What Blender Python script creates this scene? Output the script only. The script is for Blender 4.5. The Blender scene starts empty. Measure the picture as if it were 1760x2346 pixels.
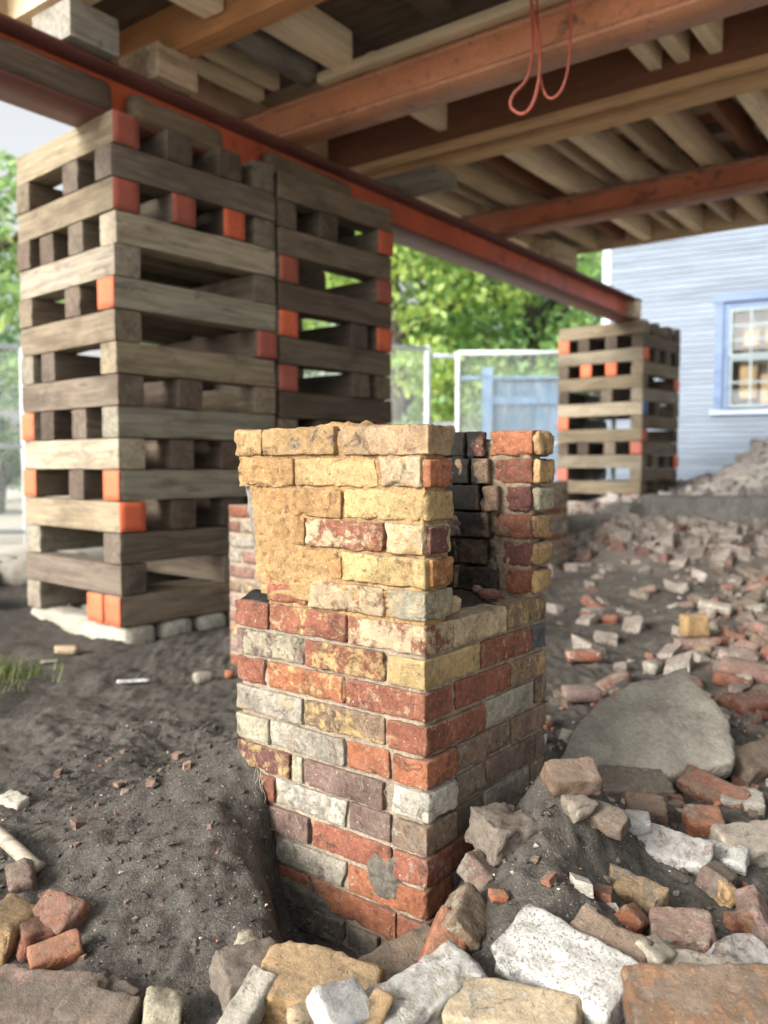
import bpy, math, random
import numpy as np
from mathutils import Matrix, Vector, Euler

S = bpy.context.scene
R = math.radians
rnd = random.Random(7)
nrg = np.random.RandomState(7)

# ------------------------------------------------------------------ camera, sky, sun, exposure
cam = bpy.data.cameras.new('camera'); co = bpy.data.objects.new('camera', cam); S.collection.objects.link(co)
co.location = (0, 0, .90); co.rotation_euler = (R(90-3.26), 0, 0)
cam.sensor_fit = 'VERTICAL'; cam.sensor_height = 36.0; cam.lens = 29.31
cam.clip_start = .05; cam.clip_end = 300
cam.dof.use_dof = True; cam.dof.focus_distance = 1.62; cam.dof.aperture_fstop = 2.7
S.camera = co
world = bpy.data.worlds.new('World'); S.world = world; world.use_nodes = True
wn = world.node_tree.nodes; wl = world.node_tree.links; wn.clear()
sky = wn.new('ShaderNodeTexSky'); sky.sky_type = 'NISHITA'; sky.sun_disc = False
sky.sun_elevation = R(25); sky.sun_rotation = R(232); sky.air_density = 1.3; sky.dust_density = 4.0; sky.ozone_density = 1.0
hs = wn.new('ShaderNodeHueSaturation'); hs.inputs['Saturation'].default_value = .16; hs.inputs['Value'].default_value = 1.0
bg = wn.new('ShaderNodeBackground'); bg.inputs[1].default_value = .15
wo = wn.new('ShaderNodeOutputWorld')
wl.new(sky.outputs[0], hs.inputs['Color']); wl.new(hs.outputs[0], bg.inputs[0]); wl.new(bg.outputs[0], wo.inputs[0])
sun = bpy.data.lights.new('sun', 'SUN'); sun.energy = 2.7; sun.angle = R(24); sun.color = (1, .955, .88)
so = bpy.data.objects.new('sun', sun); S.collection.objects.link(so)
sd = Vector((math.sin(R(232))*math.cos(R(25)), math.cos(R(232))*math.cos(R(25)), math.sin(R(25))))
so.rotation_euler = sd.to_track_quat('Z', 'Y').to_euler()
S.view_settings.view_transform = 'Standard'; S.view_settings.look = 'None'
S.view_settings.exposure = 1.02; S.view_settings.gamma = 1; S.view_settings.use_curve_mapping = False

# ------------------------------------------------------------------ helpers
def vnoise(p, seed=0):
    p = np.asarray(p, float)
    i = np.floor(p).astype(np.int64); f = p - i; f = f*f*f*(f*(f*6-15)+10)
    def hsh(a, b, c):
        n = (a*374761393 + b*668265263 + c*2147483647 + seed*974634777) & 0xffffffff
        n = ((n ^ (n >> 13))*1274126177) & 0xffffffff
        n = ((n ^ (n >> 16))*2246822519) & 0xffffffff
        return ((n ^ (n >> 15)) & 0xffffff)/float(0x7fffff) - 1.0
    out = 0
    for dx in (0, 1):
        wx = f[..., 0] if dx else 1-f[..., 0]
        for dy in (0, 1):
            wy = f[..., 1] if dy else 1-f[..., 1]
            for dz in (0, 1):
                wz = f[..., 2] if dz else 1-f[..., 2]
                out = out + wx*wy*wz*hsh(i[..., 0]+dx, i[..., 1]+dy, i[..., 2]+dz)
    return out
def fbm(p, oct=3, seed=0, gain=.5):
    p = np.asarray(p, float); s = 0; a = 1.0
    for o in range(oct):
        s = s + a*vnoise(p*(2.03**o) + 17.3*o, seed+o); a *= gain
    return s
PC = np.array([.0808, 1.6097, 0.0])                       # near corner of the brick pier
EX = np.array([.788, -.6157, 0.0]); EY = np.array([.6157, .788, 0.0])
def sstep(a, b, x):
    t = np.clip((x-a)/(b-a), 0, 1); return t*t*(3-2*t)
def ground_z(x, y, detail=True):
    x = np.asarray(x, float); y = np.asarray(y, float)
    a = (x-PC[0])*EX[0] + (y-PC[1])*EX[1]; b = (x-PC[0])*EY[0] + (y-PC[1])*EY[1]
    g = lambda ca, cb, sa, sb: np.exp(-((a-ca)/sa)**2 - ((b-cb)/sb)**2)
    z = np.zeros_like(x)
    xc = -.150*np.clip(y, 1.2, 1.96) - .012 + .018*fbm(np.stack([y*9, 0*y, 0*y], -1), 3, 61); hc = np.clip(.215 - .29*np.maximum(0, 1.95-y), 0, 1)*np.exp(-(np.maximum(0, y-1.99)/.22)**2)
    dx = x-xc; z = z + hc*np.where(dx < 0, np.exp(-(dx/.33)**2), np.exp(-(dx/.035)**2))     # spoil heap banked against the pier
    z = z - .24*g(-.22, -.03, .19, .12)                                   # trench dug along the face
    z = z - .05*g(-.15, -.35, .5, .22)
    z = z + .25*g(.15, .30, .12, .19) + .10*g(.28, .02, .20, .16)         # rubble heap on the right face
    z = z - .03*g(.75, .55, .3, .3)
    z = z + .05*g(.62, -.10, .22, .2)
    z = z + .42*sstep(4.9, 7.6, y + .25*fbm(np.stack([x*.7, y*.7, 0*x], -1), 2, 5))*sstep(.8, 2.2, x)
    z = z + 1.50*np.exp(-((x-6.3)/1.7)**2 - ((y-10.4)/1.5)**2)            # gravel spoil hill
    z = z + .16*np.exp(-((x+2.9)/.8)**2 - ((y-5.2)/1.2)**2)
    if detail:
        p = np.stack([x, y, 0*x], -1)
        far = sstep(3.0, 9.0, y)
        z = z + .030*fbm(p*1.6, 2, 11)*(1-.6*g(-.2, 0, .5, .5)) + .018*fbm(p*6, 3, 21) + .010*np.abs(fbm(p*19, 3, 31)) + .006*fbm(p*55, 3, 41)*(1-far)
    return z


def link(o, parent=None):
    S.collection.objects.link(o)
    if parent is not None: o.parent = parent
    return o
def mesh_from(name, V, F, smooth=False, midx=None):
    me = bpy.data.meshes.new(name)
    V = np.asarray(V, float)
    me.from_pydata(V.tolist(), [], F if isinstance(F, list) else np.asarray(F).tolist())
    if smooth: me.polygons.foreach_set('use_smooth', [True]*len(me.polygons))
    if midx is not None: me.polygons.foreach_set('material_index', midx)
    me.update(); return me
def obj(name, me, mat=None, parent=None, loc=(0, 0, 0), rot=(0, 0, 0), **kw):
    o = bpy.data.objects.new(name, me); link(o, parent)
    o.location = loc; o.rotation_euler = rot
    if mat is not None and me is not None and len(me.materials) == 0:
        for m in (mat if isinstance(mat, (list, tuple)) else [mat]): me.materials.append(m)
    for k, v in kw.items(): o[k] = v
    return o
def empty(name, loc=(0, 0, 0), rot=(0, 0, 0), **kw):
    o = bpy.data.objects.new(name, None); link(o); o.location = loc; o.rotation_euler = rot; o.empty_display_size = .1
    for k, v in kw.items(): o[k] = v
    return o
def tag(o, label, cat, group=None):
    o['label'] = label; o['category'] = cat
    if group: o['group'] = group
    return o

class MB:
    """collects simple shapes into one mesh"""
    def __init__(s): s.v = []; s.f = []; s.n = 0
    def add(s, V, F):
        V = np.asarray(V, float); s.v.append(V); s.f += [[i+s.n for i in f] for f in F]; s.n += len(V)
    def box(s, lo, hi):
        x0, y0, z0 = lo; x1, y1, z1 = hi
        s.add([(x0,y0,z0),(x1,y0,z0),(x1,y1,z0),(x0,y1,z0),(x0,y0,z1),(x1,y0,z1),(x1,y1,z1),(x0,y1,z1)],
              [(0,3,2,1),(4,5,6,7),(0,1,5,4),(1,2,6,5),(2,3,7,6),(3,0,4,7)])
    def tube(s, pts, r, n=6):
        pts = [Vector(p) for p in pts]; ring = []
        for i, p in enumerate(pts):
            d = (pts[min(i+1, len(pts)-1)] - pts[max(i-1, 0)]).normalized()
            u = d.orthogonal().normalized() if i == 0 else (u - d*u.dot(d)).normalized()
            w = d.cross(u); rr = r[i] if isinstance(r, (list, tuple)) else r
            ring += [tuple(p + u*math.cos(2*math.pi*k/n)*rr + w*math.sin(2*math.pi*k/n)*rr) for k in range(n)]
        F = []
        for i in range(len(pts)-1):
            for k in range(n):
                a = i*n+k; b = i*n+(k+1) % n; F.append((a, b, b+n, a+n))
        F.append(tuple(range(n-1, -1, -1))); F.append(tuple(range((len(pts)-1)*n, len(pts)*n)))
        s.add(ring, F)
    def mesh(s, name, smooth=False): return mesh_from(name, np.concatenate(s.v), s.f, smooth)
def boxmesh(name, lo, hi): m = MB(); m.box(lo, hi); return m.mesh(name)

_grid = {}
def shell(nx, ny, nz):
    key = (nx, ny, nz)
    if key in _grid: return _grid[key]
    idx = {}; V = []; F = []
    def vid(i, j, k):
        t = (i, j, k)
        if t not in idx: idx[t] = len(V); V.append((i/nx*2-1, j/ny*2-1, k/nz*2-1))
        return idx[t]
    for i in range(nx):
        for j in range(ny):
            F.append((vid(i,j,0), vid(i,j+1,0), vid(i+1,j+1,0), vid(i+1,j,0)))
            F.append((vid(i,j,nz), vid(i+1,j,nz), vid(i+1,j+1,nz), vid(i,j+1,nz)))
    for i in range(nx):
        for k in range(nz):
            F.append((vid(i,0,k), vid(i+1,0,k), vid(i+1,0,k+1), vid(i,0,k+1)))
            F.append((vid(i,ny,k), vid(i,ny,k+1), vid(i+1,ny,k+1), vid(i+1,ny,k)))
    for j in range(ny):
        for k in range(nz):
            F.append((vid(0,j,k), vid(0,j,k+1), vid(0,j+1,k+1), vid(0,j+1,k)))
            F.append((vid(nx,j,k), vid(nx,j+1,k), vid(nx,j+1,k+1), vid(nx,j,k+1)))
    _grid[key] = (np.array(V), F); return _grid[key]

def rough_block(name, size, seed=0, seg=None, rad=.008, rough=.003, freq=28, chips=0, chipd=.82, wob=.0, cell=.014, org=None):
    """a worn block: rounded edges, broken corners, uneven faces"""
    h = np.array(size)/2
    if seg is None: seg = tuple(int(max(2, min(40, round(s/cell)))) for s in size)
    V, F = shell(*seg)
    rs = np.random.RandomState(seed+101)
    pw = 1.0+np.clip((np.array(seg)-4)/8.0, 0, .75); P = np.sign(V)*(1-(1-np.abs(V))**pw)*h      # finer mesh towards the edges
    r = min(rad, h.min()*.95)
    inn = np.clip(P, -(h-r), h-r); d = P-inn
    L = np.linalg.norm(d, axis=1, keepdims=True); cheb = np.abs(d).max(axis=1, keepdims=True)
    N = d/np.maximum(L, 1e-9)
    P = inn + N*cheb
    for c in range(chips):
        n = rs.normal(size=3); n[np.argmin(h)] *= .55; n /= np.linalg.norm(n)
        sup = (np.abs(n)*h).sum()*(chipd + .14*rs.rand())
        e = P@n + .006*fbm(P*25+seed*3.1, 2, 3)
        ov = np.maximum(0, e-sup); P = P - ov[:, None]*n*.95
    if wob: P = P + wob*np.stack([fbm(P*4+seed*7.7+31*k, 2, k) for k in range(3)], -1)
    q = P + seed*3.37
    disp = rough*(.30*fbm(q*freq*.5, 2, 9) + .62*fbm(q*freq*2.6, 3, 29)) - rough*1.8*np.maximum(0, fbm(q*freq*.8+5, 2, 19)-.5)
    rel = np.sort(h-np.abs(P), axis=1)[:, 1]                      # distance to the nearest edge
    ero = np.maximum(0, fbm(q*30, 3, 77)-.20)*np.clip(1-rel/.011, 0, 1)*np.minimum(.012, rough*3.6)
    P = P - P/np.maximum(np.linalg.norm(P, axis=1, keepdims=True), 1e-6)*ero[:, None]
    nn = P/np.maximum(np.abs(h), 1e-6); nn = np.sign(nn)*np.abs(nn)**5; nn /= np.maximum(np.linalg.norm(nn, axis=1, keepdims=True), 1e-6)
    P = P + nn*disp[:, None]
    if org is not None: P = P + np.array(org)
    return mesh_from(name, P, F, True)

def rock_mesh(name, size, seed=0, sub=3, cuts=7, rough=.04, freq=2.2, flat=False):
    import bmesh
    bm = bmesh.new(); bmesh.ops.create_icosphere(bm, subdivisions=sub, radius=1.0)
    P = np.array([v.co[:] for v in bm.verts]); F = [[v.index for v in f.verts] for f in bm.faces]; bm.free()
    rs = np.random.RandomState(seed+55)
    for c in range(cuts):
        n = rs.normal(size=3); n /= np.linalg.norm(n); d = .45+.35*rs.rand()
        ov = np.maximum(0, P@n-d); P = P-ov[:, None]*n
    P = P*(1+rough*4*fbm(P*freq*.6+seed, 2, 2)[:, None]*.4 + rough*fbm(P*freq*3+seed, 3, 7)[:, None])
    return mesh_from(name, P*np.array(size)/2, F, not flat)

# ------------------------------------------------------------------ materials
def nmat(name):
    m = bpy.data.materials.new(name); m.use_nodes = True
    nt = m.node_tree; nt.nodes.clear()
    out = nt.nodes.new('ShaderNodeOutputMaterial'); b = nt.nodes.new('ShaderNodeBsdfPrincipled')
    nt.links.new(b.outputs[0], out.inputs[0])
    return m, nt, b
class NT:
    def __init__(s, nt): s.nt = nt
    def n(s, t, **kw):
        o = s.nt.nodes.new(t)
        for k, v in kw.items(): setattr(o, k, v)
        return o
    def l(s, a, b): s.nt.links.new(a, b)
    def attr(s, name, fac=False):
        a = s.n('ShaderNodeAttribute', attribute_type='OBJECT', attribute_name=name)
        return a.outputs['Fac'] if fac else a.outputs['Color']
    def coords(s, scale=(1, 1, 1), off=True):
        t = s.n('ShaderNodeTexCoord'); mp = s.n('ShaderNodeMapping'); mp.inputs['Scale'].default_value = scale
        if off:
            oi = s.n('ShaderNodeObjectInfo'); mm = s.n('ShaderNodeVectorMath', operation='MULTIPLY'); mm.inputs[1].default_value = (37, 53, 71)
            s.l(oi.outputs['Random'], mm.inputs[0]); ad = s.n('ShaderNodeVectorMath', operation='ADD')
            s.l(t.outputs['Object'], ad.inputs[0]); s.l(mm.outputs[0], ad.inputs[1]); s.l(ad.outputs[0], mp.inputs['Vector'])
        else: s.l(t.outputs['Object'], mp.inputs['Vector'])
        return mp.outputs[0]
    def noise(s, vec, scale, detail=4, rough=.6, dist=0):
        x = s.n('ShaderNodeTexNoise'); x.inputs['Scale'].default_value = scale; x.inputs['Detail'].default_value = detail
        x.inputs['Roughness'].default_value = rough; x.inputs['Distortion'].default_value = dist; s.l(vec, x.inputs['Vector']); return x.outputs['Fac']
    def ramp(s, fac, pts):
        r = s.n('ShaderNodeValToRGB'); e = r.color_ramp.elements
        while len(e) < len(pts): e.new(.5)
        for i, (p, c) in enumerate(pts):
            e[i].position = p; e[i].color = (c if isinstance(c, tuple) else (c, c, c)) + (1,)
        s.l(fac, r.inputs[0]); return r.outputs[0]
    def mapr(s, v, a, b, c=0, d=1):
        m = s.n('ShaderNodeMapRange'); m.clamp = True
        for i, q in enumerate((a, b, c, d)):
            if hasattr(q, 'links') or hasattr(q, 'node'): s.l(q, m.inputs[i+1])
            else: m.inputs[i+1].default_value = q
        s.l(v, m.inputs[0]); return m.outputs[0]
    def math(s, op, a, b):
        m = s.n('ShaderNodeMath', operation=op)
        for i, q in enumerate((a, b)):
            if hasattr(q, 'node'): s.l(q, m.inputs[i])
            else: m.inputs[i].default_value = q
        return m.outputs[0]
    def mix(s, fac, a, b, mode='MIX'):
        m = s.n('ShaderNodeMix', data_type='RGBA', blend_type=mode)
        for i, q in ((0, fac), (6, a), (7, b)):
            if hasattr(q, 'node'): s.l(q, m.inputs[i])
            else: m.inputs[i].default_value = q if i == 0 else tuple(q)+(1,)
        return m.outputs[2]
    def bump(s, h, strength=.5, dist=.01, normal=None):
        b = s.n('ShaderNodeBump'); b.inputs['Strength'].default_value = strength; b.inputs['Distance'].default_value = dist
        s.l(h, b.inputs['Height'])
        if normal is not None: s.l(normal, b.inputs['Normal'])
        return b.outputs[0]

def make_brick(name='weathered_brick', soot=False):
    m, nt, b = nmat(name); t = NT(nt)
    c = t.coords(); col = t.attr('col'); col2 = t.attr('col2'); amt = t.attr('amt', True); spk = t.attr('spk', True); dirt = t.attr('dirt', True)
    n1 = t.noise(c, 19, 9, .72, .9); n2 = t.noise(c, 62, 7, .72); n3 = t.noise(c, 260, 4, .75); n0 = t.noise(c, 6, 5, .65, .5)
    v1 = t.mapr(n0, .3, .7, .62, 1.32); base = t.mix(1.0, col, v1, 'MULTIPLY')
    v2 = t.mapr(n2, .28, .72, .55, 1.38); base = t.mix(1.0, base, v2, 'MULTIPLY')
    base = t.mix(1.0, base, t.mapr(n3, .28, .72, .72, 1.25), 'MULTIPLY')
    lo = t.math('SUBTRACT', .80, t.math('MULTIPLY', amt, .62)); hi = t.math('ADD', lo, .07)
    n1b = t.math('ADD', t.math('MULTIPLY', n1, .70), t.math('MULTIPLY', n2, .30))
    pm = t.math('MULTIPLY', t.mapr(n1b, lo, hi), .92); c2v = t.mix(1.0, t.mix(1.0, col2, v1, 'MULTIPLY'), t.mapr(n2, .28, .72, .62, 1.25), 'MULTIPLY')
    base = t.mix(pm, base, c2v)
    sme = t.attr('smear', True); ns = t.noise(c, 13, 9, .74, 1.2)
    sm_ = t.mapr(ns, t.math('SUBTRACT', .78, t.math('MULTIPLY', sme, .5)), t.math('SUBTRACT', .90, t.math('MULTIPLY', sme, .5)), 0, .85)
    base = t.mix(sm_, base, t.mix(1.0, t.attr('smc'), v2, 'MULTIPLY'))
    # fired dark patches
    dk = t.mapr(t.noise(c, 23, 7, .72, .9), .55, .65, 0, .72); base = t.mix(dk, base, (.05, .036, .03))
    # speckles
    sp = t.mapr(t.noise(c, 210, 4, .65), t.math('SUBTRACT', .73, t.math('MULTIPLY', spk, .34)), t.math('SUBTRACT', .79, t.math('MULTIPLY', spk, .34)), 0, .8)
    base = t.mix(sp, base, (.055, .05, .045))
    lt = t.mapr(t.noise(c, 150, 3, .6), .66, .70, 0, .7); base = t.mix(lt, base, (.55, .50, .42))
    gn = t.n('ShaderNodeNewGeometry'); sp_ = t.n('ShaderNodeSeparateXYZ'); t.l(gn.outputs['Normal'], sp_.inputs[0])
    du = t.mapr(t.math('ADD', sp_.outputs['Z'], t.math('MULTIPLY', n2, .9)), .95, 1.35, 0, .28)
    base = t.mix(du, base, (.27, .235, .19))
    # soil washed over it
    dm = t.mapr(t.noise(c, 14, 7, .7), t.math('SUBTRACT', .85, t.math('MULTIPLY', dirt, .7)), t.math('SUBTRACT', 1.02, t.math('MULTIPLY', dirt, .6)))
    base = t.mix(t.math('MULTIPLY', dm, .9), base, t.mix(1.0, (.19, .16, .13), v2, 'MULTIPLY'))
    if soot:                                                    # soot left by the old flue, ragged at its right edge
        tc = t.n('ShaderNodeTexCoord'); so_ = t.n('ShaderNodeSeparateXYZ'); t.l(tc.outputs['Object'], so_.inputs[0])
        zz = t.mapr(so_.outputs['Z'], .585, .985)
        bd = t.ramp(zz, [(p, (q, q, q)) for p, q in ((0, .405), (.30, .40), (.42, .392), (.50, .378), (.62, .385), (.78, .362), (.92, .358), (1.0, .395))])
        raw = t.noise(tc.outputs['Object'], 34, 6, .65)
        xx = t.math('ADD', t.math('ADD', so_.outputs['X'], .5), t.math('MULTIPLY', t.math('SUBTRACT', raw, .5), .11))
        ed = t.math('SUBTRACT', t.math('MULTIPLY', bd, 1.0), xx)
        k = t.mapr(ed, -.006, .022, 0, .97)
        low = t.mapr(so_.outputs['Z'], .76, .70)
        sc_ = t.mix(t.math('MULTIPLY', low, t.mapr(raw, .40, .62)), (.014, .0135, .013), (.085, .058, .040))
        base = t.mix(k, base, t.mix(1.0, sc_, t.mapr(n2, .28, .72, .5, 1.5), 'MULTIPLY'))
    base = t.mix(1.0, base, (.87, .86, .85), 'MULTIPLY')
    t.l(base, b.inputs['Base Color']); b.inputs['Roughness'].default_value = .92; b.inputs['Specular IOR Level'].default_value = .2
    hgt = t.math('ADD', t.math('MULTIPLY', n2, .9), t.math('ADD', t.math('MULTIPLY', n3, .35), t.math('MULTIPLY', pm, .18)))
    pit = t.mapr(t.noise(c, 120, 3, .6), .60, .72, 0, -.4)
    t.l(t.bump(t.math('ADD', hgt, pit), .9, .0055), b.inputs['Normal'])
    return m
def make_earthy(name, c1, c2, c3, scales=(3, 22, 140), bump=.9, dist=.012, speck=None, rough=.95, lo=.58):
    m, nt, b = nmat(name); t = NT(nt); c = t.coords(off=False)
    n0 = t.noise(c, scales[0], 5, .6, .3); n1 = t.noise(c, scales[1], 7, .68); n2 = t.noise(c, scales[2], 4, .7)
    base = t.mix(t.mapr(n0, .38, .64), c1, c2)
    base = t.mix(t.mapr(n1, .42, .66, 0, .85), base, c3)
    base = t.mix(1.0, base, t.mapr(n2, .25, .75, lo, 1.4), 'MULTIPLY')
    if speck is not None:
        base = t.mix(t.mapr(t.noise(c, scales[2]*1.2, 2, .5), .69, .73, 0, .8), base, speck)
    t.l(base, b.inputs['Base Color']); b.inputs['Roughness'].default_value = rough; b.inputs['Specular IOR Level'].default_value = .15
    t.l(t.bump(t.math('ADD', n1, t.math('MULTIPLY', n2, .5)), bump, dist), b.inputs['Normal'])
    return m
def bounce_ground_and_dust(m):
    # pale bounce ground added behind, left and far to brighten the floor overhead
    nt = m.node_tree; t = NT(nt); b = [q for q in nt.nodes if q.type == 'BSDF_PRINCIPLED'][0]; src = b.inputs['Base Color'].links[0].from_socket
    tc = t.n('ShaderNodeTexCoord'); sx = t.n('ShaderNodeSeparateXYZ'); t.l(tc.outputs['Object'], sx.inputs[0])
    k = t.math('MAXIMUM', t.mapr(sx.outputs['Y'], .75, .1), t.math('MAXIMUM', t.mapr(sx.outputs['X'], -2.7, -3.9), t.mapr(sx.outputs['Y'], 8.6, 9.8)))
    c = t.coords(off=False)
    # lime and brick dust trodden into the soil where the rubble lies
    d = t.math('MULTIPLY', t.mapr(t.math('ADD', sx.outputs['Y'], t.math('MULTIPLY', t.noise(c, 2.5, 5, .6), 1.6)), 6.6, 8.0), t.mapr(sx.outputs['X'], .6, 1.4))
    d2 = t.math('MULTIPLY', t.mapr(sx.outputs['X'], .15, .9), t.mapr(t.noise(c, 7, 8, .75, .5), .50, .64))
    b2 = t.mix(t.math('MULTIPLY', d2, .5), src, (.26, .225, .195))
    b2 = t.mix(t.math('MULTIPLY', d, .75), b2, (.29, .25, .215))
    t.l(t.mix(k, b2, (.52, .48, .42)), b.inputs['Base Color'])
def make_wood(name='weathered_timber', clean=False):
    m, nt, b = nmat(name); t = NT(nt); col = t.attr('col')
    c = t.coords((.9, 14, 14)); cc = t.coords((1, 3, 3))
    g = t.noise(c, 3.0, 7, .62, .6); w = t.noise(cc, 2.2, 5, .6, .5); f = t.noise(c, 14, 4, .6)
    base = t.mix(1.0, col, t.mapr(g, .25, .75, .8 if clean else .55, 1.25 if clean else 1.4), 'MULTIPLY')
    base = t.mix(t.mapr(w, .48, .68, 0, .25 if clean else .65), base, t.mix(1.0, col, (.42, .38, .36), 'MULTIPLY'))
    base = t.mix(t.mapr(t.noise(cc, 5, 6, .72, .6), (.62 if clean else .55), .72, 0, .5 if clean else .75), base, (.07, .055, .045))
    kn = t.noise(t.coords((1.5, 6, 6)), 2.4, 1, .4); base = t.mix(t.mapr(kn, .76, .82, 0, .8), base, (.045, .03, .02))
    t.l(base, b.inputs['Base Color']); b.inputs['Roughness'].default_value = .85; b.inputs['Specular IOR Level'].default_value = .25
    t.l(t.bump(t.math('ADD', g, t.math('MULTIPLY', f, .5)), .5, .006), b.inputs['Normal'])
    return m
def make_paint(name, dark, patch=.62, rough=.55, scale=6, amt=.8, stretch=(1, 1, 1)):
    m, nt, b = nmat(name); t = NT(nt); col = t.attr('col'); c = t.coords(stretch)
    n0 = t.noise(c, scale, 7, .7, .3); n1 = t.noise(c, 2.0, 4, .6); n2 = t.noise(c, 60, 4, .6)
    base = t.mix(1.0, col, t.mapr(n1, .3, .7, .72, 1.18), 'MULTIPLY')
    base = t.mix(t.mapr(n0, patch, patch+.1, 0, amt), base, dark)
    base = t.mix(1.0, base, t.mapr(n2, .3, .7, .85, 1.12), 'MULTIPLY')
    t.l(base, b.inputs['Base Color']); b.inputs['Roughness'].default_value = rough
    t.l(t.bump(t.math('ADD', n2, n0), .25, .004), b.inputs['Normal'])
    return m
M = {}
M['brick'] = make_brick(); M['flue'] = make_brick('sooted_brick', True)
M['soil'] = make_earthy('dark_soil', (.084, .075, .065), (.126, .113, .097), (.047, .042, .037), (2.2, 26, 170), .95, .012, (.5, .46, .40))
bounce_ground_and_dust(M['soil'])
M['mortar'] = make_earthy('sandy_lime_mortar', (.33, .265, .19), (.25, .205, .155), (.165, .13, .10), (5, 30, 180), .9, .006, (.62, .56, .45))
M['tanmortar'] = make_earthy('scorched_mortar', (.31, .19, .085), (.35, .235, .115), (.17, .105, .05), (6, 30, 180), .9, .006, (.66, .52, .3))
M['soot'] = make_earthy('soot', (.012, .012, .013), (.022, .021, .02), (.008, .008, .008), (6, 40, 200), .9, .006, (.09, .085, .08))
M['scorch'] = make_earthy('scorched_lining', (.040, .030, .023), (.075, .055, .040), (.02, .017, .015), (9, 34, 190), .9, .006, (.16, .13, .1))
M['mud'] = make_earthy('smeared_mud', (.115, .10, .085), (.15, .135, .105), (.075, .065, .055), (6, 26, 160), .6, .004, None)
M['stone'] = make_earthy('pale_fieldstone', (.32, .295, .24), (.255, .235, .195), (.20, .18, .155), (3.5, 14, 80), 1.0, .014, None, .9, .85)
M['greystone'] = make_earthy('grey_foundation_stone', (.17, .165, .15), (.21, .20, .18), (.12, .115, .105), (2, 9, 60), .6, .01, None)
M['gravel'] = make_earthy('grey_gravel', (.30, .275, .26), (.22, .20, .19), (.40, .36, .34), (2, 7, 30), .9, .03, (.5, .45, .42))
M['wood'] = make_wood(); M['joist'] = make_wood('pale_joist_pine', True)
M['steel'] = make_paint('oxide_painted_steel', (.085, .042, .03), .56, .55, 7, .7)
M['paint'] = make_paint('sprayed_paint', (.13, .075, .05), .57, .7, 11, .7)
M['clap'] = make_paint('pale_blue_house_paint', (.135, .17, .22), .62, .6, 3, .3, (.4, 3, 3))
M['blue'] = make_paint('peeling_blue_paint', (.42, .40, .33), .56, .8, 5, .85, (6, 6, .7))
M['galv'] = make_paint('galvanised_steel', (.35, .37, .38), .7, .45, 8, .5)
M['bark'] = make_earthy('bark', (.09, .075, .06), (.12, .10, .08), (.05, .04, .03), (3, 12, 50), .9, .03)
M['plastic'] = make_paint('rubber_cord', (.3, .05, .02), .8, .45, 20, .3)
def make_leaf():
    m, nt, b = nmat('leaf'); t = NT(nt); col = t.attr('col')
    g = t.n('ShaderNodeNewGeometry'); c = t.coords()
    n = t.noise(c, 1.3, 3, .6)
    base = t.mix(1.0, col, t.mapr(g.outputs['Random Per Island'], 0, 1, .55, 1.5), 'MULTIPLY')
    base = t.mix(t.mapr(n, .45, .65, 0, .6), base, t.mix(1.0, col, (1.5, 1.12, .55), 'MULTIPLY'))
    t.l(base, b.inputs['Base Color']); b.inputs['Roughness'].default_value = .5
    tr = t.n('ShaderNodeBsdfTranslucent'); t.l(base, tr.inputs[0]); mx = t.n('ShaderNodeMixShader'); mx.inputs[0].default_value = .5
    t.l(b.outputs[0], mx.inputs[1]); t.l(tr.outputs[0], mx.inputs[2])
    out = [q for q in nt.nodes if q.type == 'OUTPUT_MATERIAL'][0]; t.l(mx.outputs[0], out.inputs[0])
    return m
M['leaf'] = make_leaf()
def make_glass():
    m, nt, b = nmat('window_glass'); b.inputs['Base Color'].default_value = (.9, .95, .95, 1); b.inputs['Roughness'].default_value = .03
    t = NT(nt); tr = t.n('ShaderNodeBsdfTransparent'); mx = t.n('ShaderNodeMixShader'); gl = t.n('ShaderNodeBsdfGlossy'); gl.inputs['Roughness'].default_value = .04
    fr = t.n('ShaderNodeFresnel'); fr.inputs[0].default_value = 1.6
    t.l(fr.outputs[0], mx.inputs[0]); t.l(tr.outputs[0], mx.inputs[1]); t.l(gl.outputs[0], mx.inputs[2])
    out = [q for q in nt.nodes if q.type == 'OUTPUT_MATERIAL'][0]; t.l(mx.outputs[0], out.inputs[0])
    return m
M['glass'] = make_glass()
M['grass'] = M['leaf']

PAL = dict(ochre=(.345, .205, .092), beige=(.36, .255, .155), tan=(.40, .265, .13), cream=(.46, .365, .235), yellow=(.43, .315, .15), red=(.245, .098, .063), dred=(.155, .07, .060), orange=(.315, .125, .066),
           brown=(.21, .145, .10), grey=(.335, .305, .25), white=(.46, .435, .37), slate=(.11, .115, .125), purple=(.185, .125, .105), gy=(.36, .33, .24),
           mud=(.15, .127, .105), dark=(.055, .05, .047), pink=(.34, .24, .21), chalk=(.56, .56, .54), rust=(.27, .12, .045), rose=(.28, .165, .135))
def bprops(o, c1, c2='tan', amt=.2, spk=.15, dirt=.1):
    o['col'] = PAL[c1]; o['col2'] = PAL[c2]; o['amt'] = float(amt); o['spk'] = float(spk); o['dirt'] = float(dirt)
    return o

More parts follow.
